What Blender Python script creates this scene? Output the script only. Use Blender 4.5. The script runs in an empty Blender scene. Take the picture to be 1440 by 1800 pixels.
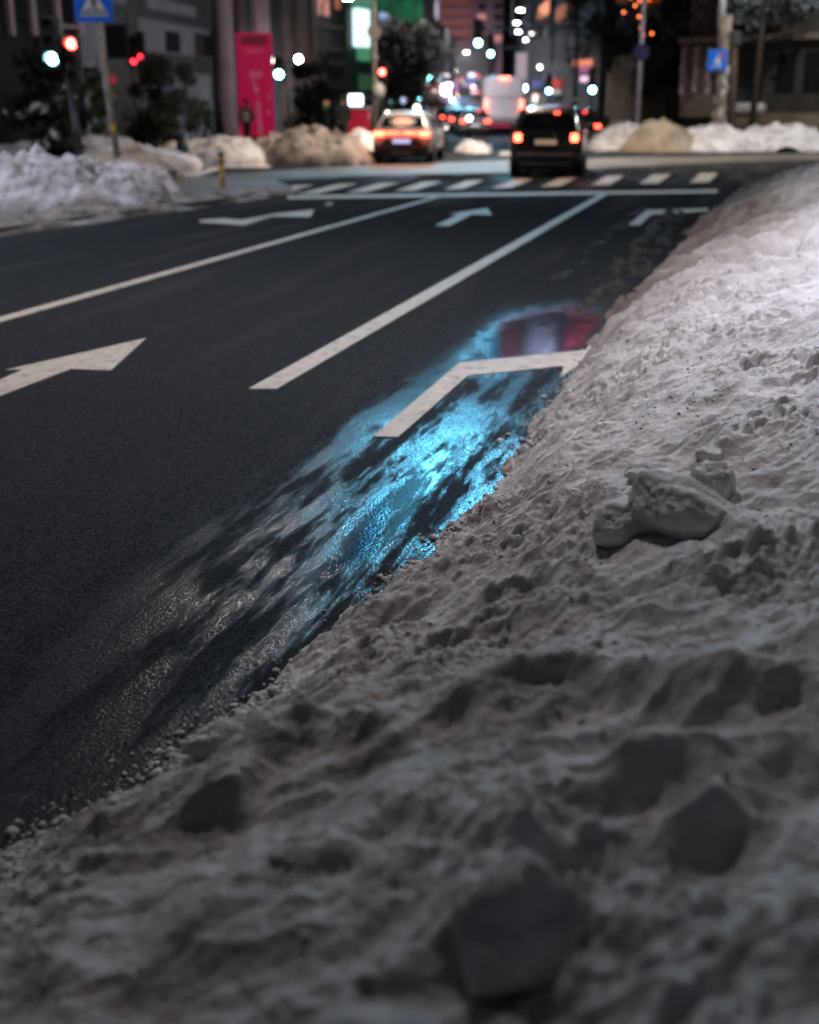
import bpy, bmesh, math, random
import numpy as np
from mathutils import Vector, Matrix

# ---------------------------------------------------------------- camera, world, exposure
F = 2100.0; HC = 1.6; TH = math.atan(712 / F)
sc = bpy.context.scene
COL = sc.collection
cam_d = bpy.data.cameras.new("camera"); cam = bpy.data.objects.new("camera", cam_d); COL.objects.link(cam)
cam.location = (0, 0, HC); cam.rotation_euler = (math.pi / 2 - TH, 0, 0)
cam_d.sensor_fit = 'VERTICAL'; cam_d.sensor_height = 36; cam_d.lens = F / 1800 * 36
cam_d.clip_end = 2000; cam_d.clip_start = 0.05
cam_d.dof.use_dof = True; cam_d.dof.focus_distance = 4.3; cam_d.dof.aperture_fstop = 1.75
sc.camera = cam
w = bpy.data.worlds.new("World"); sc.world = w; w.use_nodes = True
wn = w.node_tree.nodes; wl = w.node_tree.links
bg = wn['Background']
sky = wn.new('ShaderNodeTexSky'); sky.sky_type = 'NISHITA'; sky.sun_disc = False
sky.sun_elevation = math.radians(-3.0); sky.sun_rotation = math.radians(200)
mixw = wn.new('ShaderNodeMix'); mixw.data_type = 'RGBA'; mixw.blend_type = 'ADD'
mixw.inputs[0].default_value = 1.0; mixw.inputs[7].default_value = (0.0062, 0.0088, 0.0116, 1)
scl = wn.new('ShaderNodeMix'); scl.data_type = 'RGBA'; scl.blend_type = 'MULTIPLY'
scl.inputs[0].default_value = 1.0; scl.inputs[7].default_value = (0.05, 0.05, 0.05, 1)
wl.new(sky.outputs[0], scl.inputs[6]); wl.new(scl.outputs[2], mixw.inputs[6])
wl.new(mixw.outputs[2], bg.inputs[0]); bg.inputs[1].default_value = 1.0
sc.view_settings.view_transform = 'Standard'; sc.view_settings.look = 'None'
sc.view_settings.exposure = 0.0; sc.view_settings.gamma = 1.0
sc.cycles.use_denoising = True; sc.cycles.denoiser = 'OPENIMAGEDENOISE'; sc.cycles.denoising_prefilter = 'FAST'; sc.cycles.use_adaptive_sampling = False; w.cycles.sampling_method = 'NONE'
sc.cycles.max_bounces = 5; sc.cycles.diffuse_bounces = 2; sc.cycles.glossy_bounces = 3
sc.cycles.sample_clamp_indirect = 3.0
sc.cycles.sample_clamp_direct = 0.0

# street-lamp powers (W) and spots, used by the lamp builder below: x, y, z, watts
LAMPS = {
    'span_near': (-1.2, 9.4, 9.8, 3000, (1.0, 0.91, 0.90)),
    'span_far': (-3.4, 25.5, 10.0, 1300, (1.0, 0.86, 0.80)),
    'junction': (2.5, 40.0, 10.5, 15000, (1.0, 0.77, 0.57)),
    'walk': (3.1, 6.3, 4.3, 600, (0.88, 0.86, 1.0)),
    'coach_fill': (.5, 65.0, 11.0, 15000, (1.0, 0.90, 0.88)),  # added unseen lamp that brightens the back of the coach
    'tower_fill': (5.0, 128.0, 13.0, 16000, (1.0, 0.80, 0.86)),  # added unseen lamp, tilted to brighten the tower wall
    'left_walk': (-11.5, 18.0, 9.0, 3600, (0.86, 0.88, 1.0)),
    'plaza': (-15.0, 44.0, 9.0, 5200, (0.88, 0.95, 1.0)),
    'right_walk': (16.0, 42.0, 10.0, 4600, (1.0, 0.94, 0.86)),
}

# ---------------------------------------------------------------- geometry of the place
A0 = math.atan(612 / math.hypot(F, 712)); SA, CA = math.sin(A0), math.cos(A0)
def RW(u, w_, z=0): return (u * SA + w_ * CA, u * CA - w_ * SA, z)
def ray(px, py):
    v = (py - 900) / F
    return Vector(((px - 720) / F, math.cos(TH) - v * math.sin(TH), -math.sin(TH) - v * math.cos(TH)))
def G(px, py, z=0.0):
    r = ray(px, py); t = (z - HC) / r.z
    return (r.x * t, r.y * t, z)
def P(px, py, d):                # the point of the place seen at px, py that stands d metres ahead
    r = ray(px, py); t = d / r.y
    return Vector((r.x * t, d, HC + r.z * t))
def X(px, d, py=188): return P(px, py, d).x
def Z(py, d): return P(720, py, d).z
PM = math.hypot(F, 712)          # px per metre at 1 m

# ---------------------------------------------------------------- materials
MATS = {}
def nt(m): return m.node_tree.nodes, m.node_tree.links
def mat(name, col, rough=0.7, var=0.0, scale=5.0, bump=0.0, bscale=40.0, metal=0.0, emit=None, es=0.0, col2=None, coat=0.0, spec=0.5, detail=4):
    if name in MATS: return MATS[name]
    m = bpy.data.materials.new(name); m.use_nodes = True; n, l = nt(m); b = n['Principled BSDF']
    b.inputs['Base Color'].default_value = (*col, 1); b.inputs['Roughness'].default_value = rough
    b.inputs['Metallic'].default_value = metal; b.inputs['Coat Weight'].default_value = coat
    b.inputs['Specular IOR Level'].default_value = spec
    tc = n.new('ShaderNodeTexCoord')
    if var > 0 or col2:
        nz = n.new('ShaderNodeTexNoise'); nz.inputs['Scale'].default_value = scale; nz.inputs['Detail'].default_value = detail
        l.new(tc.outputs['Object'], nz.inputs['Vector'])
        rp = n.new('ShaderNodeValToRGB'); rp.color_ramp.elements[0].position = 0.35; rp.color_ramp.elements[1].position = 0.65
        c2 = col2 or tuple(min(1, c * (1 + var)) for c in col); c1 = col if col2 else tuple(c * (1 - var) for c in col)
        rp.color_ramp.elements[0].color = (*c1, 1); rp.color_ramp.elements[1].color = (*c2, 1)
        l.new(nz.outputs[0], rp.inputs[0]); l.new(rp.outputs[0], b.inputs['Base Color'])
    if bump > 0:
        nb = n.new('ShaderNodeTexNoise'); nb.inputs['Scale'].default_value = bscale; nb.inputs['Detail'].default_value = 5
        l.new(tc.outputs['Object'], nb.inputs['Vector'])
        bp = n.new('ShaderNodeBump'); bp.inputs['Strength'].default_value = bump; bp.inputs['Distance'].default_value = 0.05
        l.new(nb.outputs[0], bp.inputs['Height']); l.new(bp.outputs[0], b.inputs['Normal'])
    if emit:
        if es < 1: m.cycles.emission_sampling = 'NONE'
        b.inputs['Emission Color'].default_value = (*emit, 1); b.inputs['Emission Strength'].default_value = es
    MATS[name] = m
    return m
def glow(name, col, s):
    m = mat(name, (0.02, 0.02, 0.02), 0.4, emit=col, es=s)
    if s < 3 and 'screen' not in name: m.cycles.emission_sampling = 'NONE'
    return m

# ---------------------------------------------------------------- mesh helpers
class MB:
    def __init__(s): s.v = []; s.f = []
    def add(s, vs, fs):
        o = len(s.v); s.v += [tuple(p) for p in vs]; s.f += [tuple(i + o for i in q) for q in fs]; return s
    def box(s, c, d, rz=0.0, bev=0.0, rx=0.0, ry=0.0):
        M = Matrix.Rotation(rz, 3, 'Z') @ Matrix.Rotation(ry, 3, 'Y') @ Matrix.Rotation(rx, 3, 'X')
        hx, hy, hz = d[0] / 2, d[1] / 2, d[2] / 2
        if bev <= 0:
            vs = [Vector(c) + M @ Vector((x * hx, y * hy, z * hz)) for x in (-1, 1) for y in (-1, 1) for z in (-1, 1)]
            return s.add(vs, [(0, 1, 3, 2), (4, 6, 7, 5), (0, 4, 5, 1), (2, 3, 7, 6), (0, 2, 6, 4), (1, 5, 7, 3)])
        bm = bmesh.new(); bmesh.ops.create_cube(bm, size=1)
        for q in bm.verts: q.co = Vector((q.co.x * d[0], q.co.y * d[1], q.co.z * d[2]))
        bmesh.ops.bevel(bm, geom=bm.edges[:] , offset=min(bev, min(d) * .45), segments=2, affect='EDGES', profile=.5)
        for q in bm.verts: q.co = Vector(c) + M @ q.co
        bm.verts.index_update(); s.add([q.co for q in bm.verts], [[q.index for q in f.verts] for f in bm.faces]); bm.free(); return s
    def tube(s, pts, rs, n=10, cap=True):
        pts = [Vector(p) for p in pts]; rs = rs if isinstance(rs, (list, tuple)) else [rs] * len(pts)
        vs = []; fs = []
        for i, p in enumerate(pts):
            d = (pts[min(i + 1, len(pts) - 1)] - pts[max(i - 1, 0)]).normalized()
            a = d.orthogonal().normalized() if abs(d.z) < .99 else Vector((1, 0, 0)); 
            if abs(d.z) < .99: a = d.cross(Vector((0, 0, 1))).normalized()
            b = d.cross(a)
            for k in range(n):
                t = 2 * math.pi * k / n; vs.append(p + (a * math.cos(t) + b * math.sin(t)) * rs[i])
        for i in range(len(pts) - 1):
            for k in range(n):
                fs.append((i * n + k, i * n + (k + 1) % n, (i + 1) * n + (k + 1) % n, (i + 1) * n + k))
        if cap: fs += [tuple(range(n))[::-1], tuple((len(pts) - 1) * n + k for k in range(n))]
        return s.add(vs, fs)
    def ball(s, c, r, n=12, m=8, sx=1, sy=1, sz=1):
        vs = [(c[0], c[1], c[2] - r * sz)]; fs = []
        for j in range(1, m):
            ph = -math.pi / 2 + math.pi * j / m
            for k in range(n):
                t = 2 * math.pi * k / n
                vs.append((c[0] + r * sx * math.cos(ph) * math.cos(t), c[1] + r * sy * math.cos(ph) * math.sin(t), c[2] + r * sz * math.sin(ph)))
        vs.append((c[0], c[1], c[2] + r * sz)); top = len(vs) - 1
        for k in range(n):
            fs.append((0, 1 + (k + 1) % n, 1 + k)); b = 1 + (m - 2) * n; fs.append((top, b + k, b + (k + 1) % n))
            for j in range(m - 2):
                p = 1 + j * n; fs.append((p + k, p + (k + 1) % n, p + n + (k + 1) % n, p + n + k))
        return s.add(vs, fs)
    def prism(s, poly, z0, z1):          # poly in xy
        n = len(poly); vs = [(p[0], p[1], z0) for p in poly] + [(p[0], p[1], z1) for p in poly]
        return s.add(vs, [tuple(range(n))[::-1], tuple(range(n, 2 * n))] + [(i, (i + 1) % n, n + (i + 1) % n, n + i) for i in range(n)])
    def plate(s, poly, y0, y1):          # poly in xz, thickness along y
        n = len(poly); vs = [(p[0], y0, p[1]) for p in poly] + [(p[0], y1, p[1]) for p in poly]
        return s.add(vs, [tuple(range(n)), tuple(range(n, 2 * n))[::-1]] + [(i, n + i, n + (i + 1) % n, (i + 1) % n) for i in range(n)])
    def build(s, name, m, parent=None, smooth=False, loc=None):
        me = bpy.data.meshes.new(name); me.from_pydata(s.v, [], s.f); me.update()
        bm = bmesh.new(); bm.from_mesh(me); bmesh.ops.recalc_face_normals(bm, faces=bm.faces); bm.to_mesh(me); bm.free()
        me.materials.append(m)
        if smooth: me.polygons.foreach_set('use_smooth', [True] * len(me.polygons))
        o = bpy.data.objects.new(name, me); COL.objects.link(o)
        if parent: o.parent = parent
        if loc: o.location = loc
        return o
def disc(n=16, r=1.0, cx=0, cz=0): return [(cx + r * math.cos(2 * math.pi * k / n), cz + r * math.sin(2 * math.pi * k / n)) for k in range(n)]
def tag(o, label, cat, group=None, kind=None):
    o['label'] = label
    if cat: o['category'] = cat
    if group: o['group'] = group
    if kind: o['kind'] = kind
    return o
def thing(name, label, cat, loc=(0, 0, 0), rz=0.0, group=None):
    o = bpy.data.objects.new(name, None); COL.objects.link(o); o.location = loc; o.rotation_euler = (0, 0, rz); o.empty_display_size = .2
    return tag(o, label, cat, group)
def structure(o): o['kind'] = 'structure'; return o
def dup(root, loc, rz=None, label=None):
    def cp(o, par):
        c = o.copy(); COL.objects.link(c); c.parent = par
        for ch in list(o.children): cp(ch, c)
        return c
    r = cp(root, None); r.location = loc
    if rz is not None: r.rotation_euler = (0, 0, rz)
    if label: r['label'] = label
    return r

# ---------------------------------------------------------------- noise (numpy)
def _h(ix, iy, seed):
    n = (ix.astype(np.int64) * 374761393 + iy.astype(np.int64) * 668265263 + seed * 974634777) & 0xffffffff
    n = ((n ^ (n >> 13)) * 1274126177) & 0xffffffff
    n = (n ^ (n >> 16)) & 0xffffffff
    return n / 4294967295.0
def vn(x, y, seed=0):
    x0 = np.floor(x); y0 = np.floor(y); fx = x - x0; fy = y - y0
    def g(ix, iy, dx, dy):
        a = _h(ix, iy, seed) * 2 * np.pi
        return np.cos(a) * dx + np.sin(a) * dy
    sx = fx * fx * fx * (fx * (fx * 6 - 15) + 10); sy = fy * fy * fy * (fy * (fy * 6 - 15) + 10)
    a = g(x0, y0, fx, fy); b = g(x0 + 1, y0, fx - 1, fy); c = g(x0, y0 + 1, fx, fy - 1); d = g(x0 + 1, y0 + 1, fx - 1, fy - 1)
    return (a + (b - a) * sx) * (1 - sy) + (c + (d - c) * sx) * sy      # about -.7...7
def fbm(x, y, o=4, seed=0, gain=.5):
    s = 0; a = 1.0
    for i in range(o): s = s + a * vn(x * 2 ** i, y * 2 ** i, seed + i * 17); a *= gain
    return s
def caps(x, y, seed=0, dens=1.0, rmin=.35, rmax=.75):       # rounded lumps scattered one per cell
    x0 = np.floor(x); y0 = np.floor(y); best = np.zeros_like(x)
    for dx in (-1, 0, 1):
        for dy in (-1, 0, 1):
            cx = x0 + dx; cy = y0 + dy
            px = cx + _h(cx, cy, seed); py = cy + _h(cx, cy, seed + 5)
            r = rmin + (rmax - rmin) * _h(cx, cy, seed + 9) ** 2; on = _h(cx, cy, seed + 13) < dens
            q = 1 - ((x - px) ** 2 + (y - py) ** 2) / r ** 2
            best = np.maximum(best, np.where(on, np.clip(q, 0, 1) ** .8 * r, 0))
    return best
def sstep(a, b, x): t = np.clip((x - a) / (b - a), 0, 1); return t * t * (3 - 2 * t)

def grid_mesh(name, V, nu, nv, m, smooth=True):
    me = bpy.data.meshes.new(name)
    i = np.arange(nu - 1)[:, None] * nv + np.arange(nv - 1)[None, :]
    q = np.stack([i, i + 1, i + nv + 1, i + nv], -1).reshape(-1, 4)
    me.vertices.add(len(V)); me.vertices.foreach_set('co', V.astype(np.float32).ravel())
    me.loops.add(q.size); me.loops.foreach_set('vertex_index', q.astype(np.int32).ravel())
    me.polygons.add(len(q)); me.polygons.foreach_set('loop_start', np.arange(0, q.size, 4, dtype=np.int32))
    if smooth: me.polygons.foreach_set('use_smooth', np.ones(len(q), bool))
    me.update(calc_edges=True); me.materials.append(m)
    o = bpy.data.objects.new(name, me); COL.objects.link(o)
    return o

# ---------------------------------------------------------------- road material: wet asphalt
def asphalt():
    m = bpy.data.materials.new('wet_asphalt'); m.use_nodes = True; n, l = nt(m); b = n['Principled BSDF']
    tc = n.new('ShaderNodeTexCoord')
    rot = n.new('ShaderNodeMapping'); rot.vector_type = 'POINT'; rot.inputs['Rotation'].default_value = (0, 0, A0)
    l.new(tc.outputs['Object'], rot.inputs[0])             # x -> across the road (w), y -> along it (u)
    sep = n.new('ShaderNodeSeparateXYZ'); l.new(rot.outputs[0], sep.inputs[0])
    def math_(op, a, b_=None, c=None, clamp=False):
        q = n.new('ShaderNodeMath'); q.operation = op; q.use_clamp = clamp
        for i, v in enumerate((a, b_, c)):
            if v is None: continue
            if isinstance(v, (int, float)): q.inputs[i].default_value = v
            else: l.new(v, q.inputs[i])
        return q.outputs[0]
    def mr(v, a, b_, c=0.0, d=1.0):
        q = n.new('ShaderNodeMapRange'); q.interpolation_type = 'SMOOTHSTEP'; q.inputs[1].default_value = a; q.inputs[2].default_value = b_
        q.inputs[3].default_value = c; q.inputs[4].default_value = d; l.new(v, q.inputs[0]); return q.outputs[0]
    def noise(scale, detail=4, stretch=None, rough=.5):
        q = n.new('ShaderNodeTexNoise'); q.inputs['Scale'].default_value = scale; q.inputs['Detail'].default_value = detail; q.inputs['Roughness'].default_value = rough
        if stretch:
            mp = n.new('ShaderNodeMapping'); mp.inputs['Scale'].default_value = stretch; l.new(rot.outputs[0], mp.inputs[0]); l.new(mp.outputs[0], q.inputs['Vector'])
        else: l.new(rot.outputs[0], q.inputs['Vector'])
        return q.outputs[0]
    W, U = sep.outputs[0], sep.outputs[1]
    streak = noise(1.0, 5, (1.6, .22, 1))                 # long streaks along the road
    patch = noise(1.3, 5, (1.5, .6, 1))
    ww = math_('ADD', W, math_('MULTIPLY', math_('SUBTRACT', streak, .5), .85))
    lowu = mr(U, 5.5, 2.5)                                # the film spreads wider further down the lane
    gut = mr(math_('ADD', ww, math_('MULTIPLY', lowu, .12)), -2.10, -1.62)
    gut = math_('MULTIPLY', math_('MULTIPLY', gut, mr(U, 10.6, 9.4)), mr(math_('ADD', U, math_('MULTIPLY', noise(1.6, 4), 1.6)), 6.3, 7.6, 1.0, .38))
    gut = math_('MULTIPLY', gut, mr(U, 2.6, 3.7, .62, 1.0))
    rut = mr(noise(1.0, 8, (4.6, .7, 1), .68), .43, .56)  # dark bare streaks in the film
    wetall = math_('MULTIPLY', gut, math_('MULTIPLY_ADD', rut, .9, .1))
    farw = math_('MULTIPLY', mr(streak, .45, .66), mr(U, 20, 30, .0, .26))
    wetall = math_('MAXIMUM', wetall, farw)
    # standing water: long pool by the turn arrow
    pu = math_('POWER', math_('DIVIDE', math_('SUBTRACT', U, 8.8), 1.5), 2.0); pw = math_('POWER', math_('DIVIDE', math_('SUBTRACT', W, -1.4), .42), 2.0)
    pool = mr(math_('ADD', math_('ADD', pu, pw), math_('MULTIPLY', math_('SUBTRACT', noise(5.0, 4, (1, .6, 1)), .5), 1.6)), 1.55, .35)
    pool = math_('MULTIPLY', pool, .96)
    # second thin pool in the rut
    pu2 = math_('POWER', math_('DIVIDE', math_('SUBTRACT', U, 4.6), .9), 2.0); pw2 = math_('POWER', math_('DIVIDE', math_('SUBTRACT', W, -1.33), .1), 2.0)
    pool2 = mr(math_('ADD', math_('ADD', pu2, pw2), math_('MULTIPLY', math_('SUBTRACT', noise(7.0, 4, (1, .4, 1)), .5), 2.2)), 1.2, .5)
    poolA = math_('MAXIMUM', pool, math_('MULTIPLY', pool2, .6))
    # colour
    agg = n.new('ShaderNodeTexVoronoi'); agg.inputs['Scale'].default_value = 130; l.new(rot.outputs[0], agg.inputs['Vector'])
    ramp = n.new('ShaderNodeValToRGB'); l.new(agg.outputs['Color'], ramp.inputs[0])
    ramp.color_ramp.elements[0].color = (.013, .0165, .020, 1); ramp.color_ramp.elements[1].color = (.052, .058, .066, 1)
    ramp.color_ramp.elements[0].position = .2; ramp.color_ramp.elements[1].position = .95
    pale_sheen = math_('MULTIPLY', mr(noise(1.0, 6, (2.0, .16, 1), .6), .52, .68), mr(U, 7, 18, .25, 1))  # pale streaks: light reflected off the wet lane, put into the colour
    mx = n.new('ShaderNodeMix'); mx.data_type = 'RGBA'; l.new(math_('MULTIPLY', pale_sheen, .35), mx.inputs[0]); l.new(ramp.outputs[0], mx.inputs[6]); mx.inputs[7].default_value = (.10, .095, .09, 1)
    dk = n.new('ShaderNodeMix'); dk.data_type = 'RGBA'; dk.blend_type = 'MULTIPLY'; l.new(math_('MULTIPLY', gut, .6), dk.inputs[0]); l.new(mx.outputs[2], dk.inputs[6]); dk.inputs[7].default_value = (.35, .36, .38, 1)
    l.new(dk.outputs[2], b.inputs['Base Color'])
    # roughness
    r1 = math_('SUBTRACT', .75, math_('MULTIPLY', math_('POWER', wetall, .5), .66))
    r2 = math_('MULTIPLY', r1, math_('SUBTRACT', 1.0, math_('MULTIPLY', poolA, .85)))
    l.new(r2, b.inputs['Roughness'])
    l.new(math_('MULTIPLY_ADD', math_('POWER', math_('MAXIMUM', wetall, poolA), .5), .31, 1.05), b.inputs['IOR'])
    # stone grains stand out of the film of water
    v2 = n.new('ShaderNodeTexVoronoi'); v2.inputs['Scale'].default_value = 88; l.new(rot.outputs[0], v2.inputs['Vector'])
    hsum = math_('ADD', math_('MULTIPLY', v2.outputs['Distance'], -1.0), math_('MULTIPLY', noise(150, 2), .8))
    bp = n.new('ShaderNodeBump'); bp.inputs['Distance'].default_value = .0016
    l.new(hsum, bp.inputs['Height']); l.new(math_('MULTIPLY', math_('SUBTRACT', 1.0, math_('MULTIPLY', poolA, .96)), math_('SUBTRACT', .95, math_('MULTIPLY', gut, .25))), bp.inputs['Strength'])
    bp2 = n.new('ShaderNodeBump'); bp2.inputs['Distance'].default_value = .010; l.new(math_('SUBTRACT', .35, math_('MULTIPLY', poolA, .30)), bp2.inputs['Strength'])
    l.new(noise(9, 4, (1, .35, 1)), bp2.inputs['Height']); l.new(bp.outputs[0], bp2.inputs['Normal']); l.new(bp2.outputs[0], b.inputs['Normal'])
    l.new(math_('MULTIPLY_ADD', math_('POWER', wetall, 2.0), .52, .025), b.inputs['Specular IOR Level'])
    return m
ROAD = asphalt()
road = structure(MB().add([(-400, -30, 0), (400, -30, 0), (400, 900, 0), (-400, 900, 0)], [(0, 1, 2, 3)]).build('road', ROAD)); road['label'] = 'dark wet asphalt road with a glistening gutter beside the snow bank'

# markings ------------------------------------------------------------------
def paint():
    m = mat('road_paint', (.50, .44, .37), .55, bump=.35, bscale=160)
    n, l = nt(m); b = n['Principled BSDF']; tc = n['Texture Coordinate']
    nz = n.new('ShaderNodeTexNoise'); nz.inputs['Scale'].default_value = 9; nz.inputs['Detail'].default_value = 9; nz.inputs['Roughness'].default_value = .72
    l.new(tc.outputs['Object'], nz.inputs['Vector'])
    rp = n.new('ShaderNodeValToRGB'); e = rp.color_ramp.elements; e[0].position = .30; e[0].color = (.12, .11, .10, 1); e[1].position = .46; e[1].color = (.46, .40, .34, 1)
    e2 = e.new(.7); e2.color = (.60, .52, .42, 1)
    l.new(nz.outputs[0], rp.inputs[0]); l.new(rp.outputs[0], b.inputs['Base Color'])
    return m
PAINT = paint()
def marking(name, polys, label, group=None, z=.004):
    b = MB()
    for p in polys: b.prism([G(*q)[:2] for q in p], z - .003, z)
    o = structure(b.build(name, PAINT)); o['label'] = label
    if group: o['group'] = group
    return o
def uwpoly(pts): return [RW(*p)[:2] for p in pts]
b = MB().prism(uwpoly([(-4, -5.72), (-4, -5.58), (22.7, -5.58), (22.7, -5.72)]), .001, .004); o = structure(b.build('lane_line', PAINT)); o['label'] = 'long solid lane line running back along the left lane'
b = MB().prism([G(437, 684)[:2], G(487, 684)[:2], G(1070, 341)[:2], G(1055, 341)[:2]], .001, .004); o = structure(b.build('lane_line', PAINT)); o['label'] = 'solid lane line that starts mid road and runs to the stop line'
marking('stop_line', [[(505, 350), (505, 344.5), (1262, 333.5), (1262, 339)]], 'white stop line across all lanes before the crossing')
zs = [(779, 333.5), (864, 331.3), (950, 328.5), (1038, 326), (1123, 323.5), (1212, 321.5)]
zt = [(819, 318), (905, 315.5), (984, 313), (1065, 310), (1147, 307.5), (1230, 305)]
zs = [(437, 343.6), (523, 341.2), (608, 338.6), (694, 336)] + zs; zt = [(520, 326), (595, 324), (668, 322.0), (743, 320)] + zt
ZG = 'zebra crossing stripes'
for i, ((ax, ay), (bx, by)) in enumerate(zip(zs, zt)):
    wd = 35 if i > 3 else 37
    marking('crossing_stripe', [[(ax, ay), (ax + wd, ay - 1), (bx + wd * .92, by - 1), (bx, by)]], 'white painted stripe of the near zebra crossing', ZG)
for (x0, x1, y0, y1) in [(876, 902, 266, 273), (1044, 1066, 260, 266), (1088, 1112, 259, 265), (962, 984, 263, 269), (832, 862, 254, 262), (1130, 1152, 258, 263)]:
    marking('crossing_stripe', [[(x0, y1), (x1, y1), (x1 + 4, y0), (x0 + 6, y0)]], 'white painted stripe of the crossing beyond the junction', 'stripes of the far crossing')
marking('straight_arrow', [[(-70, 707), (-70, 690), (62, 650), (8, 651), (257, 595), (195, 652), (125, 649), (77, 665), (0, 697)][0:1] + [(-120, 722), (40, 650.5), (10, 651), (257, 595), (195, 652), (125, 649), (-40, 712)]],
        'white straight ahead arrow nearest the viewer, cut by the frame')
marking('straight_arrow', [[(765, 397), (790, 397.5), (830, 377), (865, 378.5), (857, 366), (788, 376.5), (806, 377)]], 'small straight ahead arrow in the middle lane before the stop line')
marking('split_arrow', [[(350, 391), (430, 396), (478, 380.5), (496, 381), (546, 382), (553, 368.5), (468, 377.5), (482, 377), (424, 387), (395, 384), (352, 387)]], 'white arrow with a left branch in the far left lane')
marking('split_arrow_tail', [[(570, 361), (576, 357), (588, 357), (580, 361)]], 'small white dash left of the middle lane arrow')
marking('right_turn_arrow', [[(655, 768), (700, 769), (822, 661), (990, 644), (988, 662), (1062, 612), (1046, 588), (1030, 616), (808, 638)]], 'large right turn arrow whose head is buried in the snow bank')
marking('right_turn_arrow', [[(1104, 396), (1124, 396.5), (1146, 377.5), (1225, 373), (1245, 371), (1246, 366), (1136, 369.5)]], 'faded right turn arrow further up the lane near the snow')

PALE = mat('pale_asphalt', (.075, .07, .062), .55, col2=(.16, .148, .13), scale=.7, bump=.2, bscale=50, spec=.3, detail=8)  # paler and more beige than the asphalt around it
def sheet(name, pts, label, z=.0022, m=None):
    b_ = MB().prism([G(*q)[:2] for q in pts], z - .002, z); o = structure(b_.build(name, m or PALE)); o['label'] = label
sheet('road', [(-500, 352), (250, 314), (640, 291), (900, 282), (1700, 262), (1700, 274), (1290, 284), (900, 303), (640, 308), (330, 326), (-500, 384)], 'pale beige band of road crossing the junction')
# ---------------------------------------------------------------- snow bank in the foreground
EDG = np.array([(-6, -1.75), (0, -1.66), (1.98, -1.51), (2.35, -1.35), (2.86, -1.25), (3.36, -1.16), (4.01, -1.08), (4.87, -.97), (5.62, -.98), (6.74, -1.02), (7.59, -.97), (8.4, -.92), (9.62, -.95), (11.7, -.82), (15.3, -.74), (19.5, -.55), (24, -.1)])
def edge(u): return np.interp(u, EDG[:, 0], EDG[:, 1])
def H0(u, w_):
    t = w_ - edge(u)
    s = np.interp(u, [2.5, 6.5, 10, 16], [.85, .42, .52, .75]); top = np.interp(u, [0, 3, 6, 10, 16, 21, 24], [.62, .62, .70, .75, .80, .60, 0])
    h = top * (1 - np.exp(-np.clip(t, 0, 9) ** 1.25 / s)) + .10 * np.clip(t - .9, 0, 2.0)
    return np.where(t < 0, -.03, h)
def hit(px, py, H):
    r = ray(px, py); t = np.arange(.6, 26, .004)
    x = r.x * t; y = r.y * t; z = HC + r.z * t; u = x * SA + y * CA; w_ = x * CA - y * SA
    i = int(np.argmax(z < H(u, w_)))
    return float(u[i]), float(w_[i]), Vector((x[i], y[i], z[i]))
# ridges seen in the bank: two ends (px), height, half width in front / behind
RID = [((395, 1455), (560, 1330), .08, .030, .10), ((560, 1330), (830, 1270), .11, .06, .16),
       ((830, 1270), (1010, 1225), .05, .03, .12), ((930, 1240), (1340, 1262), .12, .04, .14), ((860, 1075), (1090, 1052), .09, .03, .14),
       ((760, 1135), (1000, 1095), .05, .03, .10), ((690, 1060), (830, 1000), .035, .03, .10), ((1000, 945), (1290, 955), .07, .05, .12),
       ((1090, 1010), (1340, 1050), .05, .04, .10), ((880, 950), (1070, 935), .05, .03, .12), ((560, 1210), (760, 1150), .035, .03, .10),
       ((1100, 1350), (1290, 1420), .10, .05, .12), ((420, 1545), (620, 1500), .03, .03, .10), ((150, 1600), (420, 1530), .025, .04, .12),
       ((620, 1455), (1000, 1400), .05, .04, .16), ((1150, 705), (1330, 720), .06, .06, .2), ((930, 1180), (1130, 1190), .04, .03, .08), ((1140, 860), (1300, 1000), .03, .05, .1),
       ((980, 760), (1180, 700), .03, .05, .14), ((1060, 830), (1340, 760), .03, .05, .14)]
RUW = []
for (p0, p1, hh, wf, wb) in RID:
    a = hit(*p0, H0); c = hit(*p1, H0); RUW.append((a[2].x, a[2].y, c[2].x, c[2].y, hh * .62, wf * 1.3, wb))
HOL = [(1300, 1180, .10, .16), (1345, 1420, .16, .22), (1110, 985, .05, .10), (1040, 1560, .14, .09), (1240, 1560, .10, .12), (900, 1760, .08, .12), (640, 1800, .03, .15), (330, 1520, .04, .08), (760, 1330, .05, .12), (480, 1430, .04, .10)]
HUW = [(*hit(x, y, H0)[2][:2], dp * .5, r) for (x, y, dp, r) in HOL]
BLK = [(915, 1560, .13, .07), (598, 1528, .03, .035), (1120, 1130, .06, .06), (470, 1440, .05, .04), (1245, 1440, .06, .07), (1090, 1350, .05, .05), (960, 1260, .05, .035), (640, 1150, .05, .03), (860, 1100, .08, .04), (1180, 1000, .07, .04), (1000, 990, .04, .03), (1290, 1080, .09, .06)]
BUW = [(*hit(x, y, H0)[2][:2], r, hh) for (x, y, r, hh) in BLK]
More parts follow.
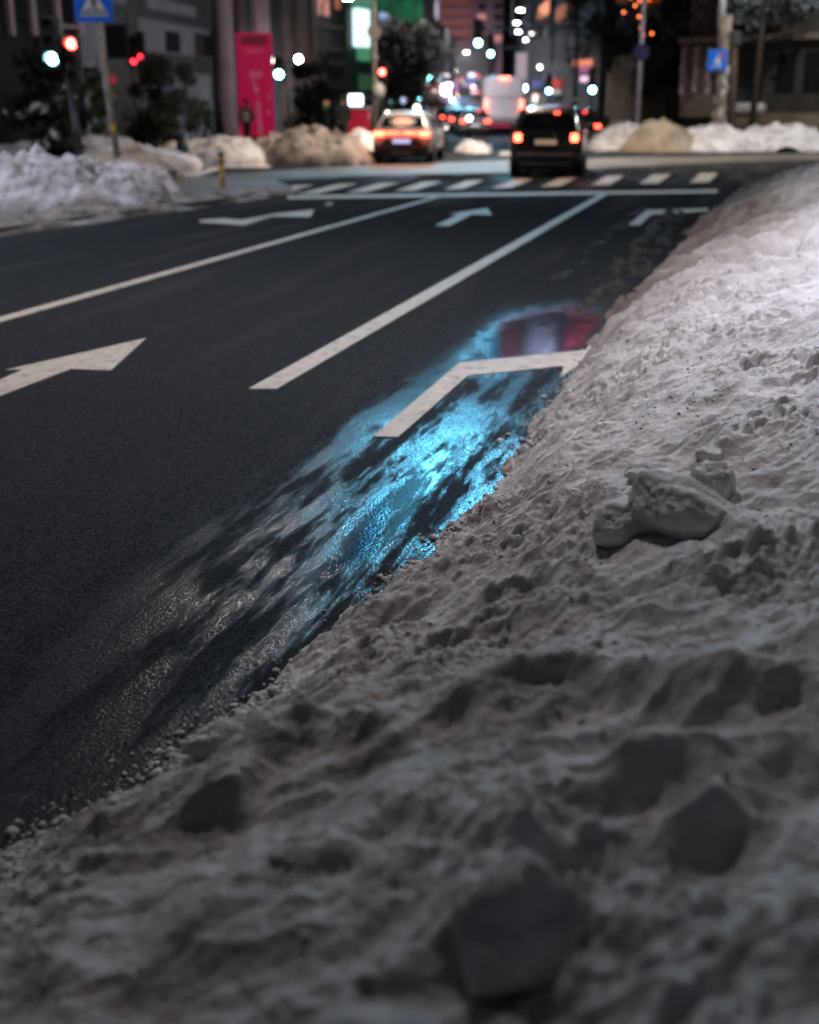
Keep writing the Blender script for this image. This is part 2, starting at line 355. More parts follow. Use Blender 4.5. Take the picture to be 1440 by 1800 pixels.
def H(u, w_, fine=True):
    sh = u.shape
    e = (.10 + .08 * sstep(5, 8, u)) * fbm(u * 1.1, w_ * 0 + 3.1, 3, 5) + (.05 + .05 * sstep(5, 8, u)) * fbm(u * 5, w_ * 3, 3, 6)
    h = H0(u, w_ + e); t = w_ + e - edge(u)
    x = u * SA + w_ * CA; y = u * CA - w_ * SA
    am = sstep(0.0, .35, t)
    # warp so that nothing is straight
    wx = x + .07 * fbm(x * 4, y * 4, 3, 41); wy = y + .07 * fbm(x * 4 + 9, y * 4, 3, 43)
    for (x0, y0, x1, y1, hh, wf, wb) in RUW:
        dx, dy = x1 - x0, y1 - y0; L = math.hypot(dx, dy); dx /= L; dy /= L
        a = (wx - x0) * dx + (wy - y0) * dy; s = (wx - x0) * -dy + (wy - y0) * dx          # s>0 away from viewer
        if dx < 0: s = -s
        s = s + .025 * np.sin(a * 14 + x0 * 9)
        al = np.exp(-(np.clip(np.abs(a - L / 2) - L / 2 * .75, 0, 9) / (.16 * L + .02)) ** 2)
        h = h + hh * al * np.where(s < 0, np.exp(-(s / wf) ** 2), np.exp(-(s / wb) ** 2))
    for (cx, cy, dp, r) in HUW:
        h = h - dp * np.exp(-((wx - cx) ** 2 + (wy - cy) ** 2) / r ** 2)
    h = h + am * sstep(4.5, 9, u) * (1.15 * caps(x * 2.3, y * 2.3, 91, .8) / 2.3 * .35 + .05 * fbm(x * 3, y * 3, 3, 95))
    h = h + am * (.060 * fbm(x * 1.5, y * 1.5, 3, 11) + .030 * fbm(x * 4.2, y * 4.2, 3, 12))
    rough = sstep(-.10, .42, vn(x * 1.7, y * 1.7, 77) + .55 * np.exp(-np.clip(t, 0, 5) / .12) + .25 * vn(x * .6, y * .6, 79))
    bl = 1 - np.abs(vn(x * 2.3 + y * .8 + .5 * vn(x * 2, y * 2, 18), y * 4.6 - x * 1.2 + .5 * vn(x * 2 + 7, y * 2, 19), 71)) * 2.4
    h = h + am * (.038 * bl + .015 * (1 - np.abs(vn(x * 6 + y * 2, y * 11 - x * 3, 72)) * 2.4))
    for (cx, cy, rx_, hh) in BUW:
        h = h + .42 * hh * np.exp(-(((wx - cx) ** 2 + (wy - cy) ** 2 * 1.3) / rx_ ** 2) ** 1.25)
    hr = 1 - np.abs(vn(x * 6.5 + .4 * vn(x * 3, y * 3, 8), y * 6.5, 21)) * 2.6
    h = h + am * .006 * hr * (.35 + rough)
    if fine:
        n1 = sstep(-.05, .07, t)
        k1 = caps(x * 9 + .5 * vn(x * 12, y * 12, 3), y * 9, 31, .8) / 9
        k2 = caps(x * 21 + .4 * vn(x * 30, y * 30, 3), y * 21, 32, .85) / 21
        k3 = caps(x * 48, y * 48, 33, .85) / 48
        h = h + n1 * (rough * (.42 * k1 + .72 * k2 + .8 * k3) + (1 - rough) * (.04 * k1 + .05 * k2))
        h = h + am * (.007 * fbm(x * 22, y * 22, 5, 51, .65))
        # scraped layers on the smooth top
        lay = np.abs(((wx * -.35 + wy * .94) * 7.5 + 1.4 * fbm(x * 1.6, y * 1.6, 3, 61)) % 1 - .5)
        h = h + am * (1 - rough * .7) * .008 * sstep(.0, .38, lay)
    return np.where(t < -.05, -.03, h)
def snow_mat():
    m = bpy.data.materials.new('dirty_snow'); m.use_nodes = True; n, l = nt(m); b = n['Principled BSDF']
    tc = n.new('ShaderNodeTexCoord')
    def noise(s, d=5, r=.6):
        q = n.new('ShaderNodeTexNoise'); q.inputs['Scale'].default_value = s; q.inputs['Detail'].default_value = d; q.inputs['Roughness'].default_value = r
        l.new(tc.outputs['Object'], q.inputs['Vector']); return q.outputs[0]
    rp = n.new('ShaderNodeValToRGB'); e = rp.color_ramp.elements; e[0].position = .30; e[0].color = (.50, .48, .47, 1); e[1].position = .66; e[1].color = (.80, .79, .80, 1)
    l.new(noise(2.2, 7), rp.inputs[0])
    # road dirt thrown on the slope facing the road
    rot = n.new('ShaderNodeMapping'); rot.inputs['Rotation'].default_value = (0, 0, A0); l.new(tc.outputs['Object'], rot.inputs[0])
    sp = n.new('ShaderNodeSeparateXYZ'); l.new(rot.outputs[0], sp.inputs[0])
    ad = n.new('ShaderNodeMath'); ad.operation = 'MULTIPLY_ADD'; ad.inputs[1].default_value = .9; l.new(noise(1.6, 5), ad.inputs[0]); l.new(sp.outputs[0], ad.inputs[2])
    mr = n.new('ShaderNodeMapRange'); mr.interpolation_type = 'SMOOTHSTEP'; mr.inputs[1].default_value = -.35; mr.inputs[2].default_value = .75; mr.inputs[3].default_value = 1; mr.inputs[4].default_value = 0; l.new(ad.outputs[0], mr.inputs[0])
    mx = n.new('ShaderNodeMix'); mx.data_type = 'RGBA'; mx.blend_type = 'MULTIPLY'; l.new(mr.outputs[0], mx.inputs[0]); l.new(rp.outputs[0], mx.inputs[6]); mx.inputs[7].default_value = (.67, .64, .62, 1)
    m3 = n.new('ShaderNodeMapRange'); m3.interpolation_type = 'SMOOTHSTEP'; m3.inputs[1].default_value = 5.5; m3.inputs[2].default_value = 10; l.new(sp.outputs[1], m3.inputs[0])
    m4 = n.new('ShaderNodeMapRange'); m4.interpolation_type = 'SMOOTHSTEP'; m4.inputs[1].default_value = .42; m4.inputs[2].default_value = 1.1; m4.inputs[3].default_value = 1; m4.inputs[4].default_value = 0; l.new(ad.outputs[0], m4.inputs[0])
    m5 = n.new('ShaderNodeMath'); m5.operation = 'MULTIPLY'; l.new(m3.outputs[0], m5.inputs[0]); l.new(m4.outputs[0], m5.inputs[1])
    m6 = n.new('ShaderNodeMix'); m6.data_type = 'RGBA'; m6.blend_type = 'MULTIPLY'; l.new(m5.outputs[0], m6.inputs[0]); l.new(mx.outputs[2], m6.inputs[6]); m6.inputs[7].default_value = (.38, .33, .29, 1)
    mx = m6
    # grit specks
    vo = n.new('ShaderNodeTexVoronoi'); vo.inputs['Scale'].default_value = 90; l.new(tc.outputs['Object'], vo.inputs['Vector'])
    lt = n.new('ShaderNodeMath'); lt.operation = 'LESS_THAN'; lt.inputs[1].default_value = .10; l.new(vo.outputs['Distance'], lt.inputs[0])
    g2 = n.new('ShaderNodeMath'); g2.operation = 'MULTIPLY'; l.new(lt.outputs[0], g2.inputs[0]); l.new(mr.outputs[0], g2.inputs[1])
    m2 = n.new('ShaderNodeMix'); m2.data_type = 'RGBA'; l.new(g2.outputs[0], m2.inputs[0]); l.new(mx.outputs[2], m2.inputs[6]); m2.inputs[7].default_value = (.22, .20, .18, 1)
    l.new(m2.outputs[2], b.inputs['Base Color']); b.inputs['Roughness'].default_value = .62
    b.inputs['Specular IOR Level'].default_value = .35
    bp = n.new('ShaderNodeBump'); bp.inputs['Strength'].default_value = .7; bp.inputs['Distance'].default_value = .004; l.new(noise(170, 4, .7), bp.inputs['Height'])
    bp2 = n.new('ShaderNodeBump'); bp2.inputs['Strength'].default_value = .85; bp2.inputs['Distance'].default_value = .014; l.new(noise(45, 4, .6), bp2.inputs['Height']); l.new(bp.outputs[0], bp2.inputs['Normal'])
    l.new(bp2.outputs[0], b.inputs['Normal'])
    return m
SNOW = snow_mat()
us = [-1.2]
while us[-1] < 23.9: us.append(us[-1] + .003 + .0011 * max(0, us[-1] - .4))
us = np.array(us); NV = 820
wmin = edge(us) - .28; wmax = 1.15 + .16 * np.clip(us, 0, 99)
wmax = np.minimum(wmax, 4.2)
k = np.linspace(0, 1, NV)
UU = np.repeat(us[:, None], NV, 1); WW = wmin[:, None] + (wmax - wmin)[:, None] * k[None]
HH = H(UU, WW)
XX = UU * SA + WW * CA; YY = UU * CA - WW * SA
bank = grid_mesh('snow_bank', np.stack([XX, YY, HH], -1).reshape(-1, 3), len(us), NV, SNOW)
tag(bank, 'huge dirty ploughed snow bank filling the near side of the road', 'snow bank')
bank['kind'] = 'thing'
del UU, WW, HH, XX, YY

def Hs(u, w_): return H(u, w_, True)
def chunk_mesh(seed, size, planes=15, rough=.05, sub=5, sharp=26):
    rng = random.Random(seed); bm = bmesh.new(); bmesh.ops.create_icosphere(bm, subdivisions=sub, radius=1)
    P_ = []
    for _ in range(planes):
        v = Vector((rng.gauss(0, 1), rng.gauss(0, 1), rng.gauss(0, 1))).normalized(); P_.append((v, rng.uniform(.66, .92)))
    V = np.array([v.co[:] for v in bm.verts]); Fc = [[q.index for q in f.verts] for f in bm.faces]; bm.free()
    s = np.zeros(len(V))
    for v, d in P_: s += np.clip(V @ np.array(v) / d, 0, None) ** sharp
    s += 1.0 ** sharp * .6
    r = 1 / s ** (1 / sharp)
    def n3(k, q): return (vn(V[:, 0] * k + q, V[:, 1] * k, q) + vn(V[:, 1] * k + q, V[:, 2] * k, q + 1) + vn(V[:, 2] * k + q, V[:, 0] * k, q + 2)) * .6
    nn = n3(1.8, seed) + .45 * n3(4.5, seed + 3) + .34 * n3(11, seed + 6) + .30 * n3(24, seed + 9)
    r = r * (1 + rough * 2 * nn)
    return V * r[:, None] * np.array(size), Fc
def chunk(px, py, size, seed, label, rz=0, rx=0, sink=.35, m=None, rough=.05, ry=0):
    u, w_, p = hit(px, py, Hs)
    V, Fc = chunk_mesh(seed, size, rough=rough * 1.5)
    R_ = Matrix.Rotation(rz, 3, 'Z') @ Matrix.Rotation(ry, 3, 'Y') @ Matrix.Rotation(rx, 3, 'X')
    V = V @ np.array(R_).T
    o = MB().add(V, Fc).build('snow_chunk', m or SNOW, smooth=True, loc=(p.x, p.y, p.z + size[2] * (1 - 2 * sink)))
    return tag(o, label, 'snow chunk', 'frozen chunks lying on the snow bank')
chunk(1115, 925, (.135, .11, .085), 3, 'flat topped dark chunk, left half of the big broken slab on the bank', rz=.3, rough=.04, sink=.48)
chunk(1215, 905, (.19, .125, .115), 8, 'long slanting slab of frozen snow leaning over the flat chunk', rz=-.15, ry=.42, rough=.05, sink=.55)
chunk(1255, 868, (.075, .07, .095), 5, 'square upright block standing behind the slanting slab', rz=.2, rough=.045, sink=.42)
chunk(910, 1655, (.118, .10, .115), 12, 'largest rounded block of packed snow near the bottom of the bank', rz=.4, rough=.055, sink=.46)
chunk(378, 1318, (.062, .055, .055), 21, 'dark clod at the foot of the bank beside the wet gutter', rough=.10)
chunk(878, 784, (.03, .03, .03), 27, 'little dark clod lying out on the blue lit gutter', rough=.12, sink=.3)
chunk(866, 806, (.035, .03, .02), 28, 'flat brown clod lying in the blue lit gutter under the dark one', rough=.12, sink=.3)
chunk(1245, 800, (.05, .04, .02), 36, 'thin pale flake of snow above the broken slab', rough=.05)
chunk(1120, 838, (.045, .03, .02), 37, 'small pale brick of snow left of the broken slab', rz=.4, rough=.04)
# loose crumbs along the edge and over the rough patches: one mass
rng = np.random.default_rng(4)
tmpl = [chunk_mesh(100 + i, (1, .85, .7), sub=2, rough=.22, planes=8) for i in range(6)]
cu = []; 
for _ in range(6500):
    u = rng.uniform(1.0, 1.0 + 13 * rng.uniform(.15, 1)); 
    dn = float(vn(np.array([u * 1.9]), np.array([.3]), 98)[0])
    if rng.random() < .62:
        if dn < .0 and rng.random() < .85: continue
        t = abs(rng.normal(0, .06 + .16 * max(0, dn + .1))) - .02 - .12 * rng.random() ** 6; rr = rng.uniform(.003, .009) * (1 + 1.6 * (rng.random() < .10))
    else:
        t = rng.uniform(.05, 2.0); rr = rng.uniform(.003, .009) * (1 + 1.3 * (rng.random() < .05))
        if vn(np.array([u * 2.1]), np.array([t * 2.1]), 99)[0] < .0: continue
    cu.append((u, float(edge(u)) + t, rr))
ca = np.array(cu); hz = H(ca[:, 0], ca[:, 1])
vs = []; fs = []; off = 0
for i in range(len(ca)):
    V, Fc = tmpl[i % 6]; u, w_, r = ca[i]
    a = rng.uniform(0, 6.28); c, s = math.cos(a), math.sin(a)
    V = V @ np.array([[c, s, 0], [-s, c, 0], [0, 0, 1]]) * r
    x, y, _ = RW(u, w_); V = V + np.array([x, y, max(0.0, hz[i]) + r * .12])
    vs.append(V); fs.append(np.array(Fc) + off); off += len(V)
vs = np.concatenate(vs); fs = np.concatenate(fs)
me = bpy.data.meshes.new('snow_crumbs'); me.vertices.add(len(vs)); me.vertices.foreach_set('co', vs.astype(np.float32).ravel())
me.loops.add(fs.size); me.loops.foreach_set('vertex_index', fs.astype(np.int32).ravel())
me.polygons.add(len(fs)); me.polygons.foreach_set('loop_start', np.arange(0, fs.size, 3, dtype=np.int32)); me.polygons.foreach_set('use_smooth', np.ones(len(fs), bool))
me.update(calc_edges=True); me.materials.append(SNOW); o = bpy.data.objects.new('snow_crumbs', me); COL.objects.link(o)
tag(o, 'loose crumbs of dirty snow strewn along the foot of the bank', 'snow crumbs', kind='stuff')

# dirty slush and grit washed along the gutter, further up
slush = mat('brown_slush', (.020, .018, .015), .85, spec=.12, col2=(.095, .085, .07), scale=9, bump=.8, bscale=60, detail=8)
def mound(name, pts_uw=None, xy=None, rx=1, ry=1, h=.5, seed=0, m=None, rz=0, lump=.25, n=90, base=0.0, flat=1.0):
    g = np.linspace(-1.12, 1.12, n); A_, B_ = np.meshgrid(g, g, indexing='ij')
    r = np.sqrt(A_ ** 2 + B_ ** 2); ang = np.arctan2(B_, A_)
    r = r * (1 + .16 * vn(np.cos(ang) * 1.6 + seed, np.sin(ang) * 1.6, seed) * 2)
    prof = np.clip(1 - r ** 2, 0, 1) ** (.75 * flat)
    lx, ly = A_ * rx, B_ * ry
    nz = .5 * vn(lx * 1.1 + seed, ly * 1.1, seed + 1) + .35 * vn(lx * 2.6, ly * 2.6 + seed, seed + 2) + .6 * caps(lx * 2.2, ly * 2.2, seed + 3, .8) + .3 * caps(lx * 5.5, ly * 5.5, seed + 4, .8) + .12 * vn(lx * 9, ly * 9, seed + 5)
    h = h * .66
    z = h * prof * (1 - lump * .5 + lump * 1.8 * nz) + np.where(r >= 1, -.06, 0) + h * .05
    z = np.where(r >= 1.02, -.08, z)
    c, s = math.cos(rz), math.sin(rz)
    V = np.stack([xy[0] + lx * c - ly * s, xy[1] + lx * s + ly * c, z + base], -1).reshape(-1, 3)
    return grid_mesh(name, V, n, n, m)
CLEAN = mat('white_snow', (.42, .42, .46), .6, col2=(.76, .76, .80), scale=2.4, bump=.6, bscale=14)
LUMPY = mat('lumpy_snow', (.30, .27, .27), .6, col2=(.72, .70, .77), scale=3.2, bump=.8, bscale=12, detail=8)
BROWN = mat('brown_snow', (.10, .085, .075), .7, col2=(.36, .32, .30), scale=2.2, bump=.9, bscale=12, detail=8)
TAN = mat('tan_snow', (.20, .165, .12), .7, col2=(.42, .37, .30), scale=1.1, bump=.7, bscale=9, detail=8)
def slush_strip(name, u0, u1, w0, wd, h, seed, label, m):
    nu_, nw = int((u1 - u0) * 14), 34; u = np.linspace(u0, u1, nu_)[:, None] + np.zeros((1, nw)); k = np.linspace(-1, 1, nw)[None] + np.zeros((nu_, 1))
    c = w0 + .12 * vn(u * .7, u * 0, seed); w_ = c + k * wd
    f_ = np.clip(1 - np.abs(k) ** 2, 0, 1) * (.0 + 1.5 * np.clip(fbm(u * 1.3, w_ * 5, 3, seed + 1) + .15, 0, 1)) * sstep(u0, u0 + 1, u) * sstep(u1, u1 - 1, u)
    z = h * f_ + .6 * h * f_ * caps(u * 9, w_ * 9, seed + 2, .8) - .012
    V = np.stack([u * SA + w_ * CA, u * CA - w_ * SA, z], -1).reshape(-1, 3)
    o = grid_mesh(name, V, nu_, nw, m); tag(o, label, 'slush', kind='stuff'); return o
slush_strip('slush', 9.6, 21, -1.15, .26, .075, 3, 'brown slush and grit washed along the foot of the bank', slush)
slush_strip('slush', 11, 22, -1.75, .12, .03, 7, 'thin line of pale slush between wheel track and gutter', slush)

# ---------------------------------------------------------------- pavements
PAVE = mat('paving', (.16, .145, .135), .5, var=.25, scale=.6, bump=.3, bscale=12)
LSTONE = mat('kerb_stone', (.22, .21, .20), .6, var=.2, scale=2, bump=.3)
def pavement(name, pts, h, label):
    poly = [G(*p)[:2] for p in pts]
    o = structure(MB().prism(poly, -.05, h).build(name, PAVE)); o['label'] = label; return o
pavement('pavement', [(512, 336), (400, 358), (300, 372), (200, 385), (77, 402), (0, 415), (-500, 520), (-900, 400), (-300, 330), (300, 303), (330, 318), (480, 324)], .1, 'pavement on the left between the road and the cycle track')
pavement('pavement', [(-1200, 296), (640, 290), (665, 272), (760, 235), (790, 205), (812, 194), (500, 192), (-2600, 192)], .12, 'far left pavement with plaza beyond the junction')
pavement('pavement', [(1015, 240), (1060, 262), (1900, 268), (2600, 240), (2400, 192), (905, 193), (945, 210)], .12, 'far right pavement beyond the junction')

def snowtag(o, label): return tag(o, label, 'snow heap', 'snow heaps along the pavements')
# left near heap and kerb rim
snowtag(mound('snow_heap', xy=P(118, 0, 20.6)[:2], rx=1.5, ry=1.5, h=1.15, seed=3, m=LUMPY, rz=.2, lump=.32, n=150), 'big lumpy white snow heap on the left pavement below the crossing sign')
snowtag(mound('snow_heap', xy=P(222, 0, 23.2)[:2], rx=.8, ry=.7, h=.92, seed=9, m=LUMPY, rz=.1, lump=.32, n=110), 'smaller lumpy snow heap joined to the big one, by the concrete block')
snowtag(mound('snow_heap', xy=P(-20, 0, 19.6)[:2], rx=2.0, ry=1.5, h=1.2, seed=19, m=LUMPY, rz=.1, lump=.32, n=120), 'lumpy snow heap at the left edge of the view')
snowtag(mound('snow_heap', xy=P(205, 0, 25.5)[:2], rx=1.1, ry=.9, h=1.25, seed=14, m=TAN, lump=.2), 'tan dirty snow mound behind the foot of the second signal post')
def rim(pts, wd, h, seed, label, m=None, nw=30):
    ctr = np.array([G(*p)[:2] for p in pts]); seg = np.cumsum([0] + [math.dist(ctr[i], ctr[i + 1]) for i in range(len(ctr) - 1)])
    N = int(seg[-1] * 16); s = np.linspace(0, seg[-1], N); cx = np.interp(s, seg, ctr[:, 0]); cy = np.interp(s, seg, ctr[:, 1])
    tx = np.gradient(cx); ty = np.gradient(cy); L = np.hypot(tx, ty); nx, ny = -ty / L, tx / L
    k = np.linspace(-1, 1, nw)[None]; wv = wd * (1 + .5 * vn(s * .8, s * 0, seed))[:, None]
    x = cx[:, None] + nx[:, None] * k * wv; y = cy[:, None] + ny[:, None] * k * wv
    f_ = np.clip(1 - k ** 2, 0, 1) ** .7 * (.6 + .6 * vn(x * 1.1, y * 1.1, seed + 1)) * (sstep(0, .5, s) * sstep(seg[-1], seg[-1] - .8, s))[:, None]
    z = h * f_ + f_ * (.9 * caps(x * 6, y * 6, seed, .85) / 6 + .9 * caps(x * 14, y * 14, seed + 1, .85) / 14) - .01
    return snowtag(grid_mesh('snow_heap', np.stack([x, y, z], -1).reshape(-1, 3), N, nw, m or BROWN), label)
rim([(-300, 450), (0, 407), (77, 396), (200, 380), (300, 366), (400, 352), (505, 334)], .46, .20, 5, 'low dirty snow ridge along the left kerb')
snowtag(mound('snow_heap', xy=P(385, 0, 36)[:2], rx=1.25, ry=1.5, h=1.0, seed=23, m=CLEAN, base=.1, lump=.3), 'clean white snow heap in front of the red totem')
snowtag(mound('snow_heap', xy=P(335, 0, 39)[:2], rx=1.4, ry=1.3, h=.75, seed=24, m=CLEAN, base=.1, lump=.3), 'low white snow heap beside the dark litter bin')
snowtag(mound('snow_heap', xy=P(462, 0, 38.5)[:2], rx=1.2, ry=1.4, h=.8, seed=26, m=CLEAN, base=.1, lump=.3), 'white snow heap between the white and the brown pile')
snowtag(mound('snow_heap', xy=P(545, 0, 37)[:2], rx=1.95, ry=1.6, h=1.5, seed=31, m=BROWN, lump=.26, n=130), 'tall pointed brown snow pile at the junction corner')
snowtag(mound('snow_heap', xy=P(637, 0, 39.5)[:2], rx=.78, ry=1.3, h=1.3, seed=35, m=CLEAN, lump=.25), 'bright white snow pile beside the pale hatchback')
snowtag(mound('snow_heap', xy=P(120, 0, 32)[:2], rx=3.0, ry=2.0, h=1.1, seed=38, m=CLEAN, base=.1, lump=.2), 'smooth white snow heap behind the sign post')
snowtag(mound('snow_heap', xy=P(255, 0, 34)[:2], rx=1.3, ry=1.4, h=.62, seed=39, m=CLEAN, base=.1, lump=.2), 'flat white snow heap under the dark bush')
snowtag(mound('snow_heap', xy=P(1120, 0, 50)[:2], rx=1.9, ry=1.8, h=1.35, seed=42, m=CLEAN, lump=.2), 'white snow heap by the purple sign post across the junction')
snowtag(mound('snow_heap', xy=P(1178, 0, 48)[:2], rx=1.5, ry=1.6, h=1.65, seed=45, m=TAN, lump=.14), 'tallest tan snow heap across the junction')
snowtag(mound('snow_heap', xy=P(1270, 0, 48.5)[:2], rx=2.3, ry=1.6, h=1.35, seed=48, m=CLEAN, lump=.22), 'white snow heap round the foot of the big lamp post')
snowtag(mound('snow_heap', xy=P(1400, 0, 49)[:2], rx=2.6, ry=1.7, h=1.4, seed=49, m=CLEAN, lump=.22), 'white snow heap at the right edge across the junction')
snowtag(mound('snow_heap', xy=P(1062, 0, 58)[:2], rx=1.5, ry=1.6, h=.9, seed=50, m=CLEAN, lump=.2), 'small white snow heap just past the black car')
snowtag(mound('snow_heap', xy=P(838, 0, 47)[:2], rx=.7, ry=1.6, h=.62, seed=52, m=CLEAN, lump=.3), 'small snow pile on the traffic island beyond the pale hatchback')

# ---------------------------------------------------------------- street furniture
DM = mat('dark_painted_metal', (.020, .028, .030), .45, var=.3, scale=6, bump=.1)
GALV = mat('galvanised_steel', (.28, .27, .26), .5, var=.3, scale=5, bump=.2, metal=.4)
BLACK = mat('black_plastic', (.012, .014, .016), .5, var=.2, scale=5)
RUBBER = mat('rubber', (.015, .015, .016), .8, bump=.2)
SIGNBLUE = mat('sign_blue', (.012, .16, .78), .35, var=.06, scale=3)
SIGNWHITE = mat('sign_white', (.72, .72, .70), .4, var=.05, scale=3)
REDS = glow('signal_red_on', (1.0, .055, .04), 34); GRS = glow('signal_green_on', (.28, .95, 1.0), 34)
OFF = mat('unlit_lens', (.03, .02, .02), .25)

def pole(b, x, y, z0, z1, r0, r1, lean=(0, 0), n=10):
    return b.tube([(x, y, z0), (x + lean[0], y + lean[1], z1)], [r0, r1], n)
# pedestrian crossing sign
def person_glyph(s, ox, oz):        # walking figure, unit height
    P_ = [[(-.03, .62), (.10, .62), (.12, .34), (.02, .30), (-.05, .36)], [(.0, .34), (.10, .36), (.24, .02), (.15, .0)], [(-.04, .36), (.05, .34), (-.08, .16), (-.22, .0), (-.29, .04), (-.14, .18)],
          [(.09, .60), (.13, .56), (.27, .40), (.24, .36), (.09, .50)], [(-.02, .60), (.0, .54), (-.16, .38), (-.20, .42)], [(.04 + .07 * math.cos(a), .74 + .07 * math.sin(a)) for a in [k * .785 for k in range(8)]]]
    return [[(ox + x * s, oz + z * s) for x, z in p] for p in P_]
sd = 25.0; base = P(189, 0, sd); sx, sy = base.x, sd
t = thing('crossing_sign', 'blue square pedestrian crossing sign on a leaning grey pole', 'road sign', (sx, sy, .1))
zt_ = Z(-45, sd) - .1; lean = X(166, sd, 3) - sx
MB().tube([(0, 0, 0), (lean * .55, 0, zt_ * .5), (lean, 0, zt_)], [.075, .068, .055], 12).build('pole', mat('old_concrete_pole', (.30, .27, .24), .8, var=.35, scale=4, bump=.5, bscale=20), t, True)
cz = Z(3, sd) - .1; pw = .37
pn = MB().box((lean, -.075, cz), (pw * 2, .02, pw * 2), bev=.008).build('sign_panel', SIGNBLUE, t)
MB().plate([(lean - .27, cz - .26), (lean + .27, cz - .26), (lean, cz + .27)], -.092, -.087).build('triangle', SIGNWHITE, pn)
g = MB()
for p in person_glyph(.36, lean, cz - .17): g.plate(p, -.098, -.094)
for k in range(5): x = lean - .2 + k * .1; g.plate([(x - .035, cz - .245), (x + .02, cz - .245), (x + .02 + (lean - x) * .22, cz - .14), (x - .015 + (lean - x) * .22, cz - .14)], -.0975, -.0935)
g.build('pictogram', BLACK, pn)
MB().box((lean, -.04, cz), (.16, .08, .06)).build('bracket', GALV, t)
MB().box((lean * .12 - .03, -.09, 1.1), (.08, .03, .12)).build('sticker', mat('yellow_sticker', (.6, .36, .03), .6, var=.1), t)

def signal_head(b_par, x, z, y=-.0, s=1.0, lit=None, n=3, face=0, lit2=None):
    """lit = index from the top"""
    hd = MB().box((x, y, z), (.34 * s, .22 * s, .34 * n * s), bev=.04).build('signal_head', BLACK, b_par)
    for k in range(n):
        lz = z + ((n - 1) / 2 - k) * .33 * s
        m = OFF
        if lit == k or lit2 == k: m = REDS if k == 0 else GRS
        MB().plate(disc(18, .112 * s, x, lz), y - .11 * s - .025, y - .11 * s - .004).build('lens', m, hd)
        v = MB(); r = .135 * s; pts = []
        for q in range(9):
            a = math.radians(-20 + 220 * q / 8); pts.append((x + r * math.cos(a), lz + r * math.sin(a)))
        nn = len(pts); vs = [(p[0], y - .11 * s, p[1]) for p in pts] + [(x + (p[0] - x) * .96, y - .11 * s - .17 * s, lz + (p[1] - lz) * .96) for p in pts]
        vs2 = [(x + (p[0] - x) * 1.06, p[1] and y - .11 * s, lz + (p[1] - lz) * 1.06) for p in pts] + [(x + (p[0] - x) * 1.02, y - .11 * s - .17 * s, lz + (p[1] - lz) * 1.02) for p in pts]
        fs_ = [(i, i + 1, nn + i + 1, nn + i) for i in range(nn - 1)]
        v.add(vs, fs_); v.add(vs2, fs_); v.add([vs[nn + i] for i in range(nn)] + [vs2[nn + i] for i in range(nn)], [(i, i + 1, nn + i + 1, nn + i) for i in range(nn - 1)])
        v.build('visor', BLACK, hd)
    return hd
# near left signals on an ornamental dark post
d = 27.0; bx = X(134, d)
t = thing('traffic_signal', 'leaning dark ornamental post with one green and one red lit signal head', 'traffic light', (bx, d, .1))
ln = X(112, d, 110) - bx; zz = Z(60, d) - .1
pb = MB(); pb.tube([(0, 0, 0), (0, 0, .25), (-.02, 0, .3), (ln * .2, 0, .9), (ln * .24, 0, 1.0), (ln * .27, 0, 1.08), (ln, 0, zz)], [.17, .16, .11, .10, .14, .085, .07], 12)
for q in (.35, .5, .68): pb.tube([(ln * q * .3, 0, q), (ln * q * .3, 0, q + .06)], [.135, .135], 12)
pb.build('post', DM, t, True)
signal_head(t, X(98, d, 104) - bx, Z(104, d) - .1 + .33, -.12, 1.0, lit=2)
signal_head(t, X(131, d, 79) - bx, Z(79, d) - .1 - .30, -.12, .95, lit=0)
MB().box((X(115, d) - bx, 0, Z(90, d) - .1), (.3, .05, .05)).build('bracket', DM, t)
# second signals further
d = 44.0; bx = X(243, d)
t = thing('traffic_signal', 'grey signal post with two dark heads showing dim red, by the dark bush', 'traffic light', (bx, d, .12))
MB().tube([(0, 0, 0), (X(238, d) - bx, 0, Z(-30, d))], [.09, .07], 10).build('post', GALV, t, True)
REDD = glow('signal_red_dim', (1.0, .03, .05), 7)
for px, py in ((238, 108), (250, 101)):
    hd = signal_head(t, X(px, d, py) - bx, Z(py, d) + .25, -.12, .9, lit=None)
    MB().plate(disc(16, .09, X(px, d, py) - bx, Z(py, d) - .12), -.27, -.25).build('lens', REDD, hd)
MB().box((X(214, d) - bx, 0, Z(80, d)), (.75, .12, 1.1), bev=.03).build('sign_back', BLACK, t)
# pedestrian signal by the totem
def signal(px, py, d, label, lit, base_z=.12, n=3, s=1.0, px_post=None, col=None, group='distant signals', top=None):
    bx = X(px_post if px_post else px, d, py)
    t = thing('traffic_signal', label, 'traffic light', (bx, d, base_z), 0, group)
    z = Z(py, d) - base_z
    MB().tube([(0, .05, 0), (0, .05, (top if top else z + .5))], [.07, .055], 8).build('post', DM, t, True)
    zc = z + .33 * s * ((n - 1) / 2) if lit == n - 1 else z - .33 * s * ((n - 1) / 2)
    signal_head(t, X(px, d, py) - bx, zc, -.12, s, lit=lit, n=n)
    return t
signal(492, 131, 44, 'signal with bright green lens beside the red totem', 1, n=2, px_post=506, s=1.15)
signal(672, 127, 50, 'signal showing red next to the round sign pole', 0, n=2)
signal(755, 138, 72, 'signal with green lens in front of the dark street tree', 2)
signal(737, 175, 70, 'dim teal signal low above the pale hatchback', 2, s=.6)
signal(964, 160, 66, 'green signal above the roof of the black car, beside the blue panel', 2)
signal(937, 163, 80, 'green signal close to the right side of the coach', 2)
signal(1040, 158, 62, 'green signal with two lit lenses under the orange shop lights', 2, s=1.2)
